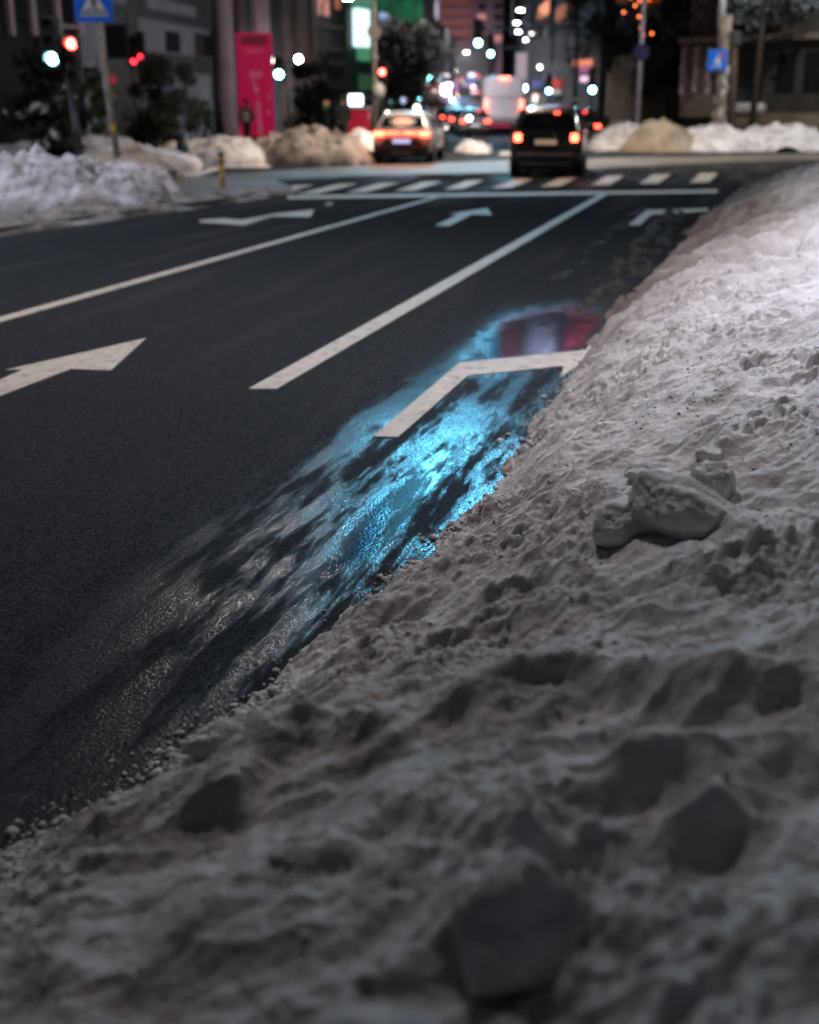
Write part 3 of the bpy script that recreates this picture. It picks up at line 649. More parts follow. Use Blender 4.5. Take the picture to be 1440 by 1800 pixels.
signal(795, 176, 110, 'tiny green signal far down the street left of the coach', 2, s=1.2)
# overhead signals on a mast arm
d = 60; bx = X(1010, d)
t = thing('signal_gantry', 'slim mast arm over the street carrying two green signals', 'traffic light', (bx, d, .12))
zt_ = Z(52, d)
MB().tube([(0, 0, 0), (0, 0, zt_)], [.12, .08], 10).build('post', DM, t, True)
MB().tube([(0, 0, zt_), (X(835, d) - bx, 0, Z(58, d))], [.06, .045], 8).build('arm', DM, t, True)
for px, py, s in ((840, 76, 1.25), (862, 95, 1.0)):
    z = Z(py, d) - .12
    MB().tube([(X(px, d, py) - bx, 0, z + .9), (X(px, d, py) - bx, 0, Z(57, d))], [.03, .03], 6).build('hanger', DM, t)
    signal_head(t, X(px, d, py) - bx, z + .33 * s, -.12, s, lit=2)
# direction-sign gantry
d = 85; bx = X(869, d)
t = thing('sign_gantry', 'thin grey gantry frame standing behind the coach', 'gantry', (bx, d, .12))
for px in (869, 903, 938): MB().tube([(X(px, d) - bx, 0, 0), (X(px, d) - bx, 0, Z(88, d))], [.09, .09], 8).build('post', GALV, t, True)
MB().box((X(900, d) - bx, 0, Z(87, d)), (X(938, d) - X(860, d), .12, .16)).build('crossbeam', GALV, t)

def street_lamp(px, py, h, label, on=60, col=(1.0, .93, .88), size=1.0, side=1, d=None):
    d = d or (h - HC) * PM / (188 - py)
    x = X(px, d, py); t = thing('street_lamp', label, 'street lamp', (x + side * 1.6, d, 0), 0, 'lit street lamps down the street')
    z = Z(py, d)
    MB().tube([(0, 0, 0), (0, 0, z - .3), (-side * .5, 0, z + .15), (-side * 1.25, 0, z + .16)], [.11, .08, .05, .04], 8).build('pole', GALV, t, True)
    hd = MB().box((-side * 1.6, 0, z + .1), (.85 * size, .34 * size, .14), bev=.05).build('lamp_head', GALV, t)
    MB().box((-side * 1.6, 0, z), (.42 * size, .22 * size, .08), bev=.03).build('lens', glow('lamp_glass_%d' % on, col, on), hd)
    return t
street_lamp(915, 18, 9, 'lit street lamp, topmost of the bright column above the coach', 70, side=1)
street_lamp(908, 40, 9, 'lit street lamp, second from the top above the coach', 70, side=1)
street_lamp(911, 56, 9, 'lit street lamp, third from the top above the coach', 70, side=1)
street_lamp(925, 70, 9, 'lit street lamp, lowest bright one above the coach', 55, side=1)
street_lamp(936, 59, 9, 'dimmer warm street lamp right beside the bright column', 14, side=1)
street_lamp(750, 45, 9, 'lit street lamp alone above the dark street tree', 60, side=-1)
street_lamp(820, 92, 9, 'lit street lamp just left of the overhead signals', 75, side=-1, d=148)
street_lamp(767, 77, 9, 'faint street lamp left of the tower balconies', 10, side=-1, size=1.4, d=148)
street_lamp(796, 100, 9, 'faint far street lamp under the tower, upper right of a close pair', 30, side=-1, d=148)
street_lamp(779, 107, 9, 'faint far street lamp under the tower, lower left of a close pair', 22, side=-1, d=148)
street_lamp(798, 124, 9, 'farthest lit street lamp above the bright shop glow', 70, side=-1, d=148)
street_lamp(993, 82, 8, 'faint street lamp in front of the dark building', 8, side=1, d=90)
street_lamp(612, -2, 11, 'bright street lamp at the top edge beside the green screen', 60, side=-1, d=80, size=1.3)
street_lamp(568, 8, 11, 'white street lamp in front of the orange window', 40, side=-1, d=85)
def globe_lamp(px, py, d, label, on, r=.2, col=(1, .9, .85)):
    x = X(px, d, py); z = Z(py, d); t = thing('globe_lamp', label, 'globe lamp', (x, d, .1), 0, 'globe lamps round the plaza')
    MB().tube([(0, 0, 0), (0, 0, .6), (0, 0, z - .3)], [.09, .05, .04], 8).build('post', DM, t, True)
    r *= .7; MB().ball((0, 0, z - .1), r).build('globe', glow('globe_%d_%d' % (on, int(col[2] * 100)), col, on), t, True)
    MB().tube([(0, 0, z - .36), (0, 0, z - .27)], [.06, .1], 8).build('collar', DM, t)
globe_lamp(525, 104, 58, 'brightest white globe lamp right of the red totem', 45, .22)
globe_lamp(478, 106, 57, 'white globe lamp touching the edge of the red totem', 16, .17)
globe_lamp(682, 201, 52, 'small white globe lamp above the left tail light of the pale hatchback', 22, .16)
globe_lamp(727, 203, 52, 'white globe lamp above the right tail light of the pale hatchback', 30, .17)
globe_lamp(733, 190, 60, 'cream globe lamp over the roof of the pale hatchback', 8, .2, (1, .8, .7))
globe_lamp(710, 177, 70, 'pale violet globe lamp above the pale hatchback', 5, .25, (.6, .65, 1))
globe_lamp(686, 182, 70, 'dull teal globe lamp near the dark street tree', 1.5, .2, (.3, .7, .8))
globe_lamp(921, 155, 78, 'pale globe lamp at the top right corner of the coach', 14, .3, (.85, .88, 1))
globe_lamp(949, 118, 70, 'small white ring of light by the blue panel', 10, .15)
globe_lamp(825, 208, 60, 'small bluish globe lamp by the traffic island', 22, .15, (.8, .9, 1))
globe_lamp(784, 223, 44, 'low white marker lamp beside the rear wheel of the pale hatchback', 10, .10)

# round sign seen from behind
d = 46; bx = X(659, d)
t = thing('round_sign', 'round sign seen from behind on a tall pale pole', 'road sign', (bx, d, .12))
MB().tube([(0, 0, 0), (0, 0, Z(100, d)), (0, 0, Z(-30, d))], [.10, .085, .07], 10).build('pole', GALV, t, True)
MB().plate(disc(24, .26, 0, Z(56, d) - .12), -.10, -.08).build('sign_plate', mat('sign_back_grey', (.20, .19, .20), .5, var=.15), t)
MB().tube([(0, 0, Z(110, d)), (0, 0, Z(104, d))], [.14, .14], 10).build('collar', GALV, t)
MB().ball((.14, 0, Z(160, d) - .12), .3, sx=.8, sy=.8).build('bag', mat('pale_cover', (.4, .4, .42), .6), t, True)
# thin pole at right with purple sign, big post with blue sign
d = 52; bx = X(1121, d)
t = thing('round_sign', 'dark purple round sign on a thin pale pole beside the orange lit branches', 'road sign', (bx, d, .12))
MB().tube([(0, 0, 0), (0, 0, Z(-30, d))], [.085, .07], 10).build('pole', mat('pale_pole', (.42, .40, .5), .5, var=.2, metal=.2), t, True)
MB().plate(disc(24, .32, 0, Z(92, d) - .12), -.11, -.09).build('sign_plate', mat('sign_purple', (.02, .012, .08), .4, var=.1), t)
d = 50; bx = X(1262, d)
t = thing('lamp_post', 'thick weathered lamp post plastered with old posters holding a blue square sign', 'lamp post', (bx, d, .12))
MB().tube([(X(1266, d) - bx, 0, 0), (X(1266, d) - bx, 0, 1.0), (X(1262, d) - bx, 0, Z(70, d)), (X(1258, d) - bx, 0, Z(35, d))], [.32, .26, .24, .21], 14).build('post', mat('weathered_concrete', (.30, .26, .22), .8, col2=(.14, .12, .11), scale=3, bump=.7, bscale=15, detail=9), t, True)
MB().tube([(X(1256, d) - bx, 0, Z(38, d)), (X(1255, d) - bx, 0, Z(-40, d))], [.14, .12], 12).build('upper_pole', mat('white_pole', (.62, .60, .66), .4, var=.1), t, True)
MB().box((X(1268, d) - bx, -.1, Z(48, d)), (.24, .22, .62), bev=.03).build('junction_box', mat('box_grey', (.32, .30, .27), .6, var=.2), t)
pn = MB().box((X(1251, d) - bx, -.34, Z(106, d) - .12), (.76, .03, .76), bev=.01).build('sign_panel', SIGNBLUE, t)
g = MB(); ox = X(1251, d) - bx; oz = Z(106, d) - .12
for p in person_glyph(.62, ox, oz - .30): g.plate(p, -.372, -.358)
g.build('pictogram', SIGNWHITE, pn)
MB().plate([(ox + .04, oz + .05), (ox + .10, oz + .02), (ox + .26, oz + .22), (ox + .2, oz + .26)], -.373, -.358).build('red_bar', mat('sign_red', (.6, .02, .03), .4), pn)
ps = MB()
rng_ = random.Random(5)
for k in range(9):
    a = rng_.uniform(-1.1, 1.1) - math.pi / 2; z = rng_.uniform(.7, 3.0); r = .285
    ps.box((X(1265, d) - bx + math.cos(a) * r * .93, math.sin(a) * r * .93, z), (.20, .012, .28), rz=a + math.pi / 2)
ps.build('posters', mat('torn_paper', (.45, .42, .40), .8, var=.4, scale=8), t)
# utility post behind it
d = 51; bx = X(1288, d)
t = thing('utility_pole', 'dark brown utility pole right behind the lamp post', 'pole', (bx, d, .12))
MB().tube([(0, 0, 0), (-.15, 0, Z(60, d))], [.2, .13], 10).build('pole', mat('old_wood', (.10, .07, .05), .8, var=.4, scale=5, bump=.5), t, True)
MB().box((-.12, -.1, Z(75, d)), (.4, .3, .5), bev=.03).build('cable_box', DM, t)

# yellow bollard, concrete block, bins
x, y, _ = G(392, 341)
t = thing('bollard', 'yellow bollard with a dark cap on the left pavement', 'bollard', (x, y, .1))
YEL = mat('yellow_paint', (.52, .30, .02), .5, var=.25, scale=9, bump=.2)
MB().tube([(0, 0, -.08), (0, 0, .03), (0, 0, .60)], [.055, .05, .05], 14).build('post', YEL, t, True)
MB().tube([(0, 0, .6), (0, 0, .66), (0, 0, .68)], [.055, .055, .03], 14).build('cap', BLACK, t, True)
MB().tube([(0, 0, .48), (0, 0, .53)], [.0525, .0525], 14).build('band', BLACK, t)
x, y, _ = G(300, 343)
tag(MB().box((x, y, .27), (.26, .3, .42), rz=.2, bev=.03).build('concrete_block', mat('concrete', (.20, .19, .18), .85, var=.3, scale=6, bump=.5)), 'grey concrete block at the right end of the near snow heap', 'block')
def bin_(px, d, py0, wpx, hpx, m, label, lid):
    x = X(px, d); t = thing('litter_bin', label, 'bin', (x, d, .1)); r = wpx / 2 / PM * d; h = hpx / PM * d
    MB().tube([(0, 0, 0), (0, 0, .05), (0, 0, h * .86)], [r * .7, r * .85, r], 16).build('body', m, t, True)
    MB().tube([(0, 0, h * .86), (0, 0, h * .9), (0, 0, h * .98), (0, 0, h)], [r * 1.1, r * 1.1, r * .8, r * .3], 16).build('lid', lid, t, True)
bin_(200, 36, 250, 20, 62, mat('green_bin', (.02, .14, .06), .4, var=.2), 'round green bin behind the sign pole', mat('green_lid', (.05, .24, .11), .4))
bin_(317, 37, 278, 25, 46, mat('navy_bin', (.015, .04, .06), .4, var=.2), 'dark litter bin beside the white snow heap', mat('navy_lid', (.03, .07, .09), .4))

# red totem
d = 54; bx = X(451, d); wT = 62 / PM * d; z0 = Z(241, d); z1 = Z(58, d)
t = thing('totem_sign', 'tall crimson advertising totem with faint pale lettering', 'sign', (bx, d, 0), .12)
RED = mat('crimson_panel', (.55, .004, .085), .35, var=.05, scale=1, emit=(.9, .0, .11), es=.20)
MB().box((0, 0, (z0 + z1) / 2), (wT, .35, z1 - z0), bev=.03).build('panel', RED, t)
MB().box((0, 0, z0 / 2), (wT * .8, .25, z0)).build('plinth', DM, t)
LET = mat('pale_lettering', (.75, .35, .42), .5, emit=(.9, .35, .45), es=.12)
g = MB(); H_ = z1 - z0
def tl(x, z, w_, h_): g.box((x, -.185, z1 - z * H_), (w_, .015, h_))
r_ = random.Random(3)
for k in range(9): tl(-.28 + k * .07, .17, .05, r_.uniform(.05, .09))
for row in range(3):
    for k in range(8): tl(-.22 + k * .07, .37 + row * .022, .045, r_.uniform(.04, .07))
for k in range(9): tl(-.14 + k * .022, .44 + k * .012, .08, .035)
tl(.03, .54, .16, .15); tl(.03, .59, .04, .12)
for k in range(13): tl(.08 + r_.uniform(-.015, .015) + k * .004, .655 + k * .026, r_.uniform(.15, .2), .06 if k % 3 else .035)
for k in range(4): tl(.55 + r_.uniform(-.01, .01), .57 + k * .02, .07, .05)
tl(.52, .76, .1, .12)
g.build('lettering', LET, t)
MB().box((0, -.18, z1 - .3), (wT * .72, .012, .36)).build('dark_band', mat('dark_crimson', (.22, .003, .04), .35, emit=(.4, 0, .05), es=.10), t)

# ---------------------------------------------------------------- people (seen small and out of focus)
SKIN = mat('skin', (.42, .26, .19), .6)
def person(px, d, yaw, coat, trousers, label, bag=None, hat=(.03, .025, .02), h=1.72, z0=.12, stride=.22):
    t = thing('person', label, 'person', (X(px, d), d, z0), yaw, 'pedestrians on the far pavement')
    s = h / 1.72
    def skin(name, pts, edges, rad, m, root=0, sub=2):
        me = bpy.data.meshes.new(name); me.from_pydata([tuple(c * s for c in p) for p in pts], edges, []); me.update()
        o = bpy.data.objects.new(name, me); COL.objects.link(o); o.parent = t
        sk = o.modifiers.new('s', 'SKIN'); sk.use_smooth_shade = True
        for i, r in enumerate(rad):
            v = me.skin_vertices[0].data[i]; v.radius = (r[0] * s, r[1] * s) if isinstance(r, tuple) else (r * s, r * s)
        me.skin_vertices[0].data[root].use_root = True
        ss = o.modifiers.new('u', 'SUBSURF'); ss.levels = ss.render_levels = sub
        me.materials.append(m); return o
    st = stride
    pts = [(0, 0, .92), (0, 0, 1.15), (0, .01, 1.38), (0, .0, 1.47), (0, -.01, 1.56), (0, -.015, 1.66),
           (.09, 0, .88), (.10, -st * .6, .48), (.10, -st * .75, .09), (.10, -st - .14, .04),
           (-.09, 0, .88), (-.10, st * .35, .48), (-.10, st * 1.0, .11), (-.10, st * 1.0 - .13, .05),
           (.17, .01, 1.40), (.22, .07, 1.14), (.22, .0, .90), (.21, -.03, .80), (-.17, .01, 1.40), (-.22, -.05, 1.14), (-.22, -.14, .93), (-.21, -.18, .84)]
    ed = [(0, 1), (1, 2), (2, 3), (3, 4), (4, 5), (0, 6), (6, 7), (7, 8), (8, 9), (0, 10), (10, 11), (11, 12), (12, 13), (2, 14), (14, 15), (15, 16), (16, 17), (2, 18), (18, 19), (19, 20), (20, 21)]
    rd = [(.14, .11), (.14, .11), (.15, .10), .055, .085, .085, .09, .06, .045, .04, .09, .06, .045, .04, .06, .045, .035, .035, .06, .045, .035, .035]
    skin('body', pts, ed, rd, SKIN)
    skin('trousers', [(0, 0, .93)] + pts[6:9] + pts[10:13], [(0, 1), (1, 2), (2, 3), (0, 4), (4, 5), (5, 6)], [(.16, .12), .105, .08, .065, .105, .08, .065], mat('trousers_%.2f' % trousers[0], trousers, .8))
    skin('coat', [(0, 0, .80), (0, 0, 1.1), (0, .01, 1.38), (0, 0, 1.46), (.17, .01, 1.40), (.225, .07, 1.14), (.22, 0, .9), (-.17, .01, 1.40), (-.225, -.05, 1.14), (-.22, -.14, .93)],
         [(0, 1), (1, 2), (2, 3), (2, 4), (4, 5), (5, 6), (2, 7), (7, 8), (8, 9)], [(.21, .17), (.18, .14), (.18, .13), .08, .085, .07, .055, .085, .07, .055], mat('coat_%.2f_%.2f' % (coat[0], coat[2]), coat, .85, var=.2), root=1)
    MB().ball((0, .0, 1.66 * s), .112 * s, sz=1.05).build('hat', mat('hat_%.2f' % hat[0], hat, .9), t, True)
    if bag: MB().box((.0, .20, 1.12 * s), (.32, .18, .46), bev=.06).build('backpack', mat('bag_%.2f' % bag[0], bag, .8), t, True)
    return t
person(433, 50.5, 2.9, (.02, .03, .028), (.02, .02, .025), 'person in a dark coat with a pale backpack walking before the totem', bag=(.36, .33, .28))
person(364, 54, 1.2, (.015, .016, .02), (.015, .015, .02), 'person all in black at the left of the walking pair', h=1.68)
person(385, 54.5, 1.4, (.03, .022, .02), (.02, .02, .02), 'person in a dark brown coat following the one in black', h=1.6)
person(603, 47, 3.0, (.01, .012, .014), (.01, .01, .012), 'tall person in black standing behind the brown snow pile', h=1.85)

# ---------------------------------------------------------------- vehicles
def wheel(par, x, y, r=.33, wd=.23):
    ty = MB(); prof = [(-.5, .62), (-.5, .92), (-.36, 1.0), (.36, 1.0), (.5, .92), (.5, .62)]
    vs = []; fs = []; n = 24
    for k in range(n):
        a = 2 * math.pi * k / n
        for px_, pr in prof: vs.append((x + px_ * wd, y + pr * r * math.cos(a), r + pr * r * math.sin(a)))
    m_ = len(prof)
    for k in range(n):
        for j in range(m_ - 1): fs.append((k * m_ + j, k * m_ + j + 1, ((k + 1) % n) * m_ + j + 1, ((k + 1) % n) * m_ + j))
    wo = ty.add(vs, fs).build('tyre', RUBBER, par, True)
    rm = MB().tube([(x - wd * .42, y, r), (x + wd * .42, y, r)], [r * .63, r * .63], 20)
    for k in range(5):
        a = 2 * math.pi * k / 5
        for sgn in (-1, 1): rm.box((x + sgn * wd * .43, y + math.cos(a) * r * .32, r + math.sin(a) * r * .32), (.03, r * .5, .05), rx=a)
    rm.build('rim', GALV, wo)
def car(px, py_ground, d, yaw, paint, label, L=4.3, W=1.84, Hh=1.58, suv=False, brake=True, bar=False, tint=(1.0, .065, .03), es=45, plate_lit=6, name='parked_car', group=None, brakelamp=True, x=None, plate_col=(.75, .8, 1), cat='car', low_lamp=False):
    x = X(px, d) if x is None else x
    t = thing(name, label, cat, (x, d, 0), yaw, group)
    hw = W / 2; zb = .98 if not suv else 1.05
    # stations: y, half width sill, z sill, half width belt, z belt, half width roof, z roof
    S = [(0.00, hw * .80, .42, hw * .84, zb * .86, hw * .80, zb * .92), (0.05, hw * .92, .30, hw * .95, zb * .9, hw * .84, zb * 1.0), (.16, hw * .97, .26, hw * .985, zb * .93, hw * .80, zb + .10), (.42, hw, .25, hw, zb * .95, hw * .74, Hh * .90), (.75, hw, .25, hw, zb * .96, hw * .71, Hh * .985),
         (1.3, hw, .25, hw, zb * .96, hw * .70, Hh), (2.2, hw, .25, hw, zb * .95, hw * .70, Hh * .99), (2.75, hw, .25, hw, zb * .93, hw * .71, Hh * .93), (3.35, hw, .25, hw * .99, zb * .90, hw * .80, zb * 1.02), (3.9, hw * .98, .25, hw * .95, zb * .82, hw * .78, zb * .90), (L - .1, hw * .9, .28, hw * .86, zb * .66, hw * .68, zb * .72), (L, hw * .78, .36, hw * .78, zb * .55, hw * .6, zb * .60)]
    if suv: S = [(y if i < 2 else y, *r) for i, (y, *r) in enumerate(S)]
    rings = []
    for (y, ws, z0, wb, zbt, wr, zr) in S:
        half = [(0, z0), (ws * .86, z0), (ws, z0 + .10), (wb * 1.0, (z0 + zbt) * .5), (wb * .99, zbt - .10), (wb * .955, zbt), (wr + (wb * .93 - wr) * .12, zr - (zr - zbt) * .12), (wr * .9, zr - .012), (0, zr + .015)]
        rings.append([(a, y, b) for a, b in half] + [(-a, y, b) for a, b in half[-2:0:-1]])
    n = len(rings[0]); vs = [p for r in rings for p in r]; fs = []
    for i in range(len(rings) - 1):
        for k in range(n): fs.append((i * n + k, i * n + (k + 1) % n, (i + 1) * n + (k + 1) % n, (i + 1) * n + k))
    fs += [tuple(range(n))[::-1], tuple((len(rings) - 1) * n + k for k in range(n))]
    me_o = MB().add(vs, fs).build('body', paint, t, True)
    md = me_o.modifiers.new('b', 'SUBSURF'); md.levels = md.render_levels = 1
    GL = mat('car_glass', (.008, .010, .012), .08, spec=.7)
    # rear window, following the raked back
    y0, y1, za, zb_ = .10, .44, zb + .05, Hh * .885
    MB().add([(-hw * .74, y0 - .0, za), (hw * .74, y0, za), (hw * .62, y1 - .02, zb_), (-hw * .62, y1 - .02, zb_), (-hw * .74, y0 + .05, za), (hw * .74, y0 + .05, za), (hw * .62, y1 + .05, zb_), (-hw * .62, y1 + .05, zb_)],
             [(0, 1, 2, 3), (4, 7, 6, 5), (0, 4, 5, 1), (1, 5, 6, 2), (2, 6, 7, 3), (3, 7, 4, 0)]).build('rear_window', GL, t)
    for s_ in (-1, 1):
        for (ya, yb) in ((.55, 1.35), (1.42, 2.55)):
            MB().add([(s_ * hw * .965, ya, zb + .0), (s_ * hw * .965, yb + .05, zb), (s_ * hw * .775, yb - .12, Hh * .93), (s_ * hw * .775, ya + .12, Hh * .93), (s_ * hw * .90, ya, zb + .0), (s_ * hw * .90, yb + .05, zb), (s_ * hw * .70, yb - .12, Hh * .93), (s_ * hw * .70, ya + .12, Hh * .93)],
                     [(0, 1, 2, 3), (4, 7, 6, 5), (0, 4, 5, 1), (1, 5, 6, 2), (2, 6, 7, 3), (3, 7, 4, 0)]).build('side_window', GL, t)
        mr_ = MB().box((s_ * (hw + .10), 2.55, zb + .06), (.2, .1, .14), bev=.04).build('mirror', paint if not suv else BLACK, t, True)
        for wy in (.78, 3.45):
            wheel(t, s_ * (hw - .12), wy, .34 if suv else .335)
            ar = MB(); ar.tube([(s_ * (hw - .26), wy, .35), (s_ * (hw + .004), wy, .35)], [.40, .40], 24); ar.build('wheel_arch', BLACK, t)
    MB().box((0, .02, .40), (W * .90, .16, .26), bev=.05).build('bumper', BLACK, t, True)
    MB().box((0, .35, .22), (W * .8, .7, .12)).build('underbody', BLACK, t)
    lz = zb * .86
    TL = glow('tail_light_%d_%d' % (es, int(tint[1] * 100)), tint, es)
    for s_ in (-1, 1):
        o_ = MB().box((s_ * hw * .76, -.035 + (.04 if suv else 0), lz), (.30 if not suv else .17, .07, .13 if not suv else .17), bev=.03 if not suv else .07, rz=-s_ * .22).build('tail_light', TL, t, True)
    if bar:
        for s_ in (-1, 1): MB().box((s_ * hw * .32, -.045, lz + .02), (hw * .56, .04, .045), bev=.01).build('light_bar', TL, t)
    if brakelamp: MB().box((0 if bar else .22, .40 if not bar else .28, Hh * .885 if not bar else Hh * .80), (.40 if bar else .12, .06, .07 if bar else .05), bev=.01).build('brake_lamp', glow('brake_lamp_%d' % es, tint, es if bar else 8), t)
    MB().box((0, -.045, .64 if not suv else .80), (.52, .02, .115), bev=.004).build('number_plate', mat('plate_%.1f' % plate_lit, (.6, .6, .62), .5, emit=plate_col, es=plate_lit), t)
    return t
WHITEP = mat('pale_car_paint', (.34, .33, .34), .3, coat=.6, var=.05)
BLACKP = mat('black_car_paint', (.010, .012, .013), .28, coat=.8)
GREYP = mat('grey_car_paint', (.10, .10, .11), .35, coat=.5)
hc = car(706, 283, 37.0, -.13, WHITEP, 'pale hatchback with glowing red light bar stopped past the crossing', bar=True, es=20, plate_lit=1.0, name='hatchback_car', plate_col=(.55, .55, 1), Hh=1.50, W=1.82)
MB().plate([(-.78, .36), (.78, .36), (.5, .70), (-.5, .70)], -.03, .02).build('diffuser', BLACK, hc)
MB().box((0, -.07, .30), (.62, .03, .035), bev=.01).build('skid_trim', GALV, hc)
bc = car(962, 305, 30.0, -.17, BLACKP, 'black sport utility car with round brake lights on the crossing', suv=True, Hh=1.66, W=1.78, L=4.5, es=22, plate_lit=.25, plate_col=(1, .6, .3), name='black_car')
MB().box((0, -.07, .52), (1.3, .03, .06), bev=.01).build('bumper_trim', GALV, bc)
MB().box((.0, -.07, .30), (1.2, .03, .03), bev=.01).build('chrome_strip', GALV, bc)
for s_ in (-1, 1): MB().tube([(s_ * .60, .5, 1.76), (s_ * .60, 1.0, 1.79), (s_ * .60, 2.3, 1.77)], .02, 6).build('roof_rail', GALV, bc, True)
TR = 'traffic queueing down the street'
for (px, d, yaw, p, lab) in [(1022, 52, .0, BLACKP, 'dark car ahead of the black one with a bright right tail light'), (775, 118, .05, GREYP, 'farthest left car of the queue between hatchback and coach'), (793, 100, .05, GREYP, 'grey car in the queue with both tail lights glowing, second from the left'),
                             (812, 84, .04, WHITEP, 'pale car in the queue just left of the coach'), (836, 70, .05, GREYP, 'car nearest the left flank of the coach')]:
    car(px, 0, d, yaw, p, lab, es=14, plate_lit=.4, name='queueing_car', group=TR, W=1.78, tint=(1, .055, .03))
# coach
d = 76; t = thing('coach', 'white coach with tall red tail lamps and a roof brake light', 'bus', (X(886, d), d, 0), .02)
CW = mat('coach_white', (.74, .75, .82), .4, var=.06, scale=.8, coat=.3)
wB, hB = 2.5, 3.35
MB().box((0, 5.6, .62 + (hB - .62) / 2), (wB, 11.2, hB - .62), bev=.28).build('body', CW, t, True)
MB().box((0, 5.6, .55), (wB * .96, 11.0, .5), bev=.08).build('skirt', mat('navy_skirt', (.01, .02, .05), .4), t)
MB().box((0, -.02, 2.15), (wB * .66, .06, .02)).build('panel_joint', BLACK, t)
MB().box((0, -.04, 1.05), (wB * .8, .06, .24), bev=.02).build('bumper', mat('coach_bumper', (.6, .6, .66), .4), t)
MB().box((0, -.05, .52), (wB * .7, .05, .12)).build('number_plate', mat('coach_plate', (.35, .02, .06), .5, emit=(.6, .02, .1), es=.5), t)
CT = glow('coach_lamp', (1.0, .12, .07), 11)
for s_ in (-1, 1):
    for z in (1.35, 1.62, 1.88): MB().plate(disc(14, .11, s_ * 1.08, z), -.07, -.01).build('tail_lamp', CT, t)
    for y_ in (2.6, 8.8): wheel(t, s_ * 1.1, y_, .48, .3)
MB().box((0, -.03, hB - .12), (.62, .08, .15), bev=.03).build('brake_lamp', CT, t)
for s_ in (-1, 1): MB().box((s_ * 1.255, 5.6, 2.3), (.03, 9.6, .9), bev=.01).build('side_window', mat('car_glass', (0, 0, 0)), t)

# kiosk
d = 50; t = thing('kiosk', 'small kiosk with a red band and a lit white sign behind the white pile', 'kiosk', (X(625, d), d, .12))
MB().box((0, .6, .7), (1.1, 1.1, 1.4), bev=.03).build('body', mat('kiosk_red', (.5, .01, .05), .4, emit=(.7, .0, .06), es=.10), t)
MB().box((0, .6, 1.45), (1.25, 1.25, .1), bev=.02).build('roof', mat('kiosk_roof', (.5, .5, .55), .5), t)
MB().box((0, .3, 1.74), (.55, .12, .42), bev=.04).build('sign_box', glow('kiosk_sign', (.70, .85, 1.0), 5), t)

# ---------------------------------------------------------------- vegetation
LEAFD = mat('dark_leaves', (.010, .016, .012), .7, spec=.2, col2=(.024, .030, .020), scale=3)
LEAFG = mat('green_leaves', (.03, .06, .025), .6, col2=(.07, .10, .04), scale=3)
LEAFO = mat('orange_leaves', (.45, .07, .015), .6, col2=(.60, .12, .02), scale=4)
LEAFB = mat('frosted_needles', (.06, .085, .10), .7, col2=(.16, .20, .24), scale=3)
BARK = mat('bark', (.05, .04, .035), .9, var=.4, scale=6, bump=.6)
def leaves(b, rng, c, R_, n, sz, flat=.8):
    for _ in range(n):
        v = Vector((rng.gauss(0, 1), rng.gauss(0, 1), rng.gauss(0, 1))).normalized() * R_ * rng.random() ** .45
        p = Vector(c) + Vector((v.x, v.y, v.z * flat)); a = Vector((rng.gauss(0, 1), rng.gauss(0, 1), rng.gauss(0, .7))).normalized(); e = a.orthogonal().normalized(); s_ = sz * rng.uniform(.6, 1.4)
        b.add([p - a * s_, p + e * s_ * .5, p + a * s_, p - e * s_ * .5], [(0, 1, 2, 3)])
def tree(name, px, d, h, R_, label, m, seed, trunk_r=.16, clear=.4, n=22, per=110, sz=.12, snow=None, cat='tree', xoff=0, group='street trees'):
    rng = random.Random(seed); t = thing(name, label, cat, (X(px, d), d, .1), 0, group)
    tb = MB(); tb.tube([(0, 0, -.15), (.05, 0, h * clear), (.0, .1, h * .72), (0, 0, h * .95)], [trunk_r, trunk_r * .8, trunk_r * .45, .03], 8)
    cl = []
    for k in range(n):
        a = rng.uniform(0, 6.28); z = h * (clear + (1 - clear) * rng.uniform(.08, 1)); rr = R_ * rng.uniform(.25, 1) * (1 - .55 * abs((z / h - clear) / (1 - clear) - .4))
        c = Vector((rr * math.cos(a), rr * math.sin(a), z)); cl.append(c)
        if trunk_r > .05: tb.tube([(0, 0, h * (clear + (z / h - clear) * .4)), c * .5 + Vector((0, 0, z * .35)), c], [trunk_r * .4, trunk_r * .22, .015], 6)
    tb.build('trunk', BARK, t, True)
    cb = MB()
    for c in cl: leaves(cb, rng, c, R_ * rng.uniform(.22, .42), per, sz)
    cb.build('crown', m, t)
    if snow:
        sb = MB()
        for c in cl[:snow]: leaves(sb, rng, c + Vector((0, 0, R_ * .15)), R_ * .22, 26, sz * 1.3, .4)
        sb.build('snow_cover', CLEAN, t)
    return t
tree('street_tree', 724, 62, 5.2, 2.0, 'large dark street tree over the pale hatchback', LEAFD, 1, n=46, per=130, clear=.22)
tree('street_tree', 1068, 66, 9.5, 2.6, 'dark street tree beside the beige colonnade', LEAFD, 2, n=44, per=130, clear=.34)
tree('street_tree', 1170, 60, 11, 2.7, 'tall dark evergreen between the thin pole and the stone house', LEAFD, 3, n=60, per=150, clear=.12)
tree('street_tree', 1118, 55, 9.8, 1.0, 'slender tree wound with orange lights behind the thin pale pole', LEAFO, 4, n=18, per=40, clear=.52, trunk_r=.12, sz=.12)
ot = [o for o in bpy.data.objects if o.get('label', '').startswith('slender tree')][0]
fb = MB(); rg = random.Random(6)
for _ in range(34): fb.ball((rg.gauss(0, .32), rg.gauss(0, .3) - .3, rg.uniform(4.3, 8.5)), .055, 6, 4)
fb.build('fairy_lights', glow('orange_fairy', (1.0, .20, .05), 5), ot)
tree('snowy_tree', 1325, 52, 10.5, 2.6, 'frosted tree hanging over the stone house at the right', LEAFB, 5, n=30, per=120, clear=.45, snow=12)
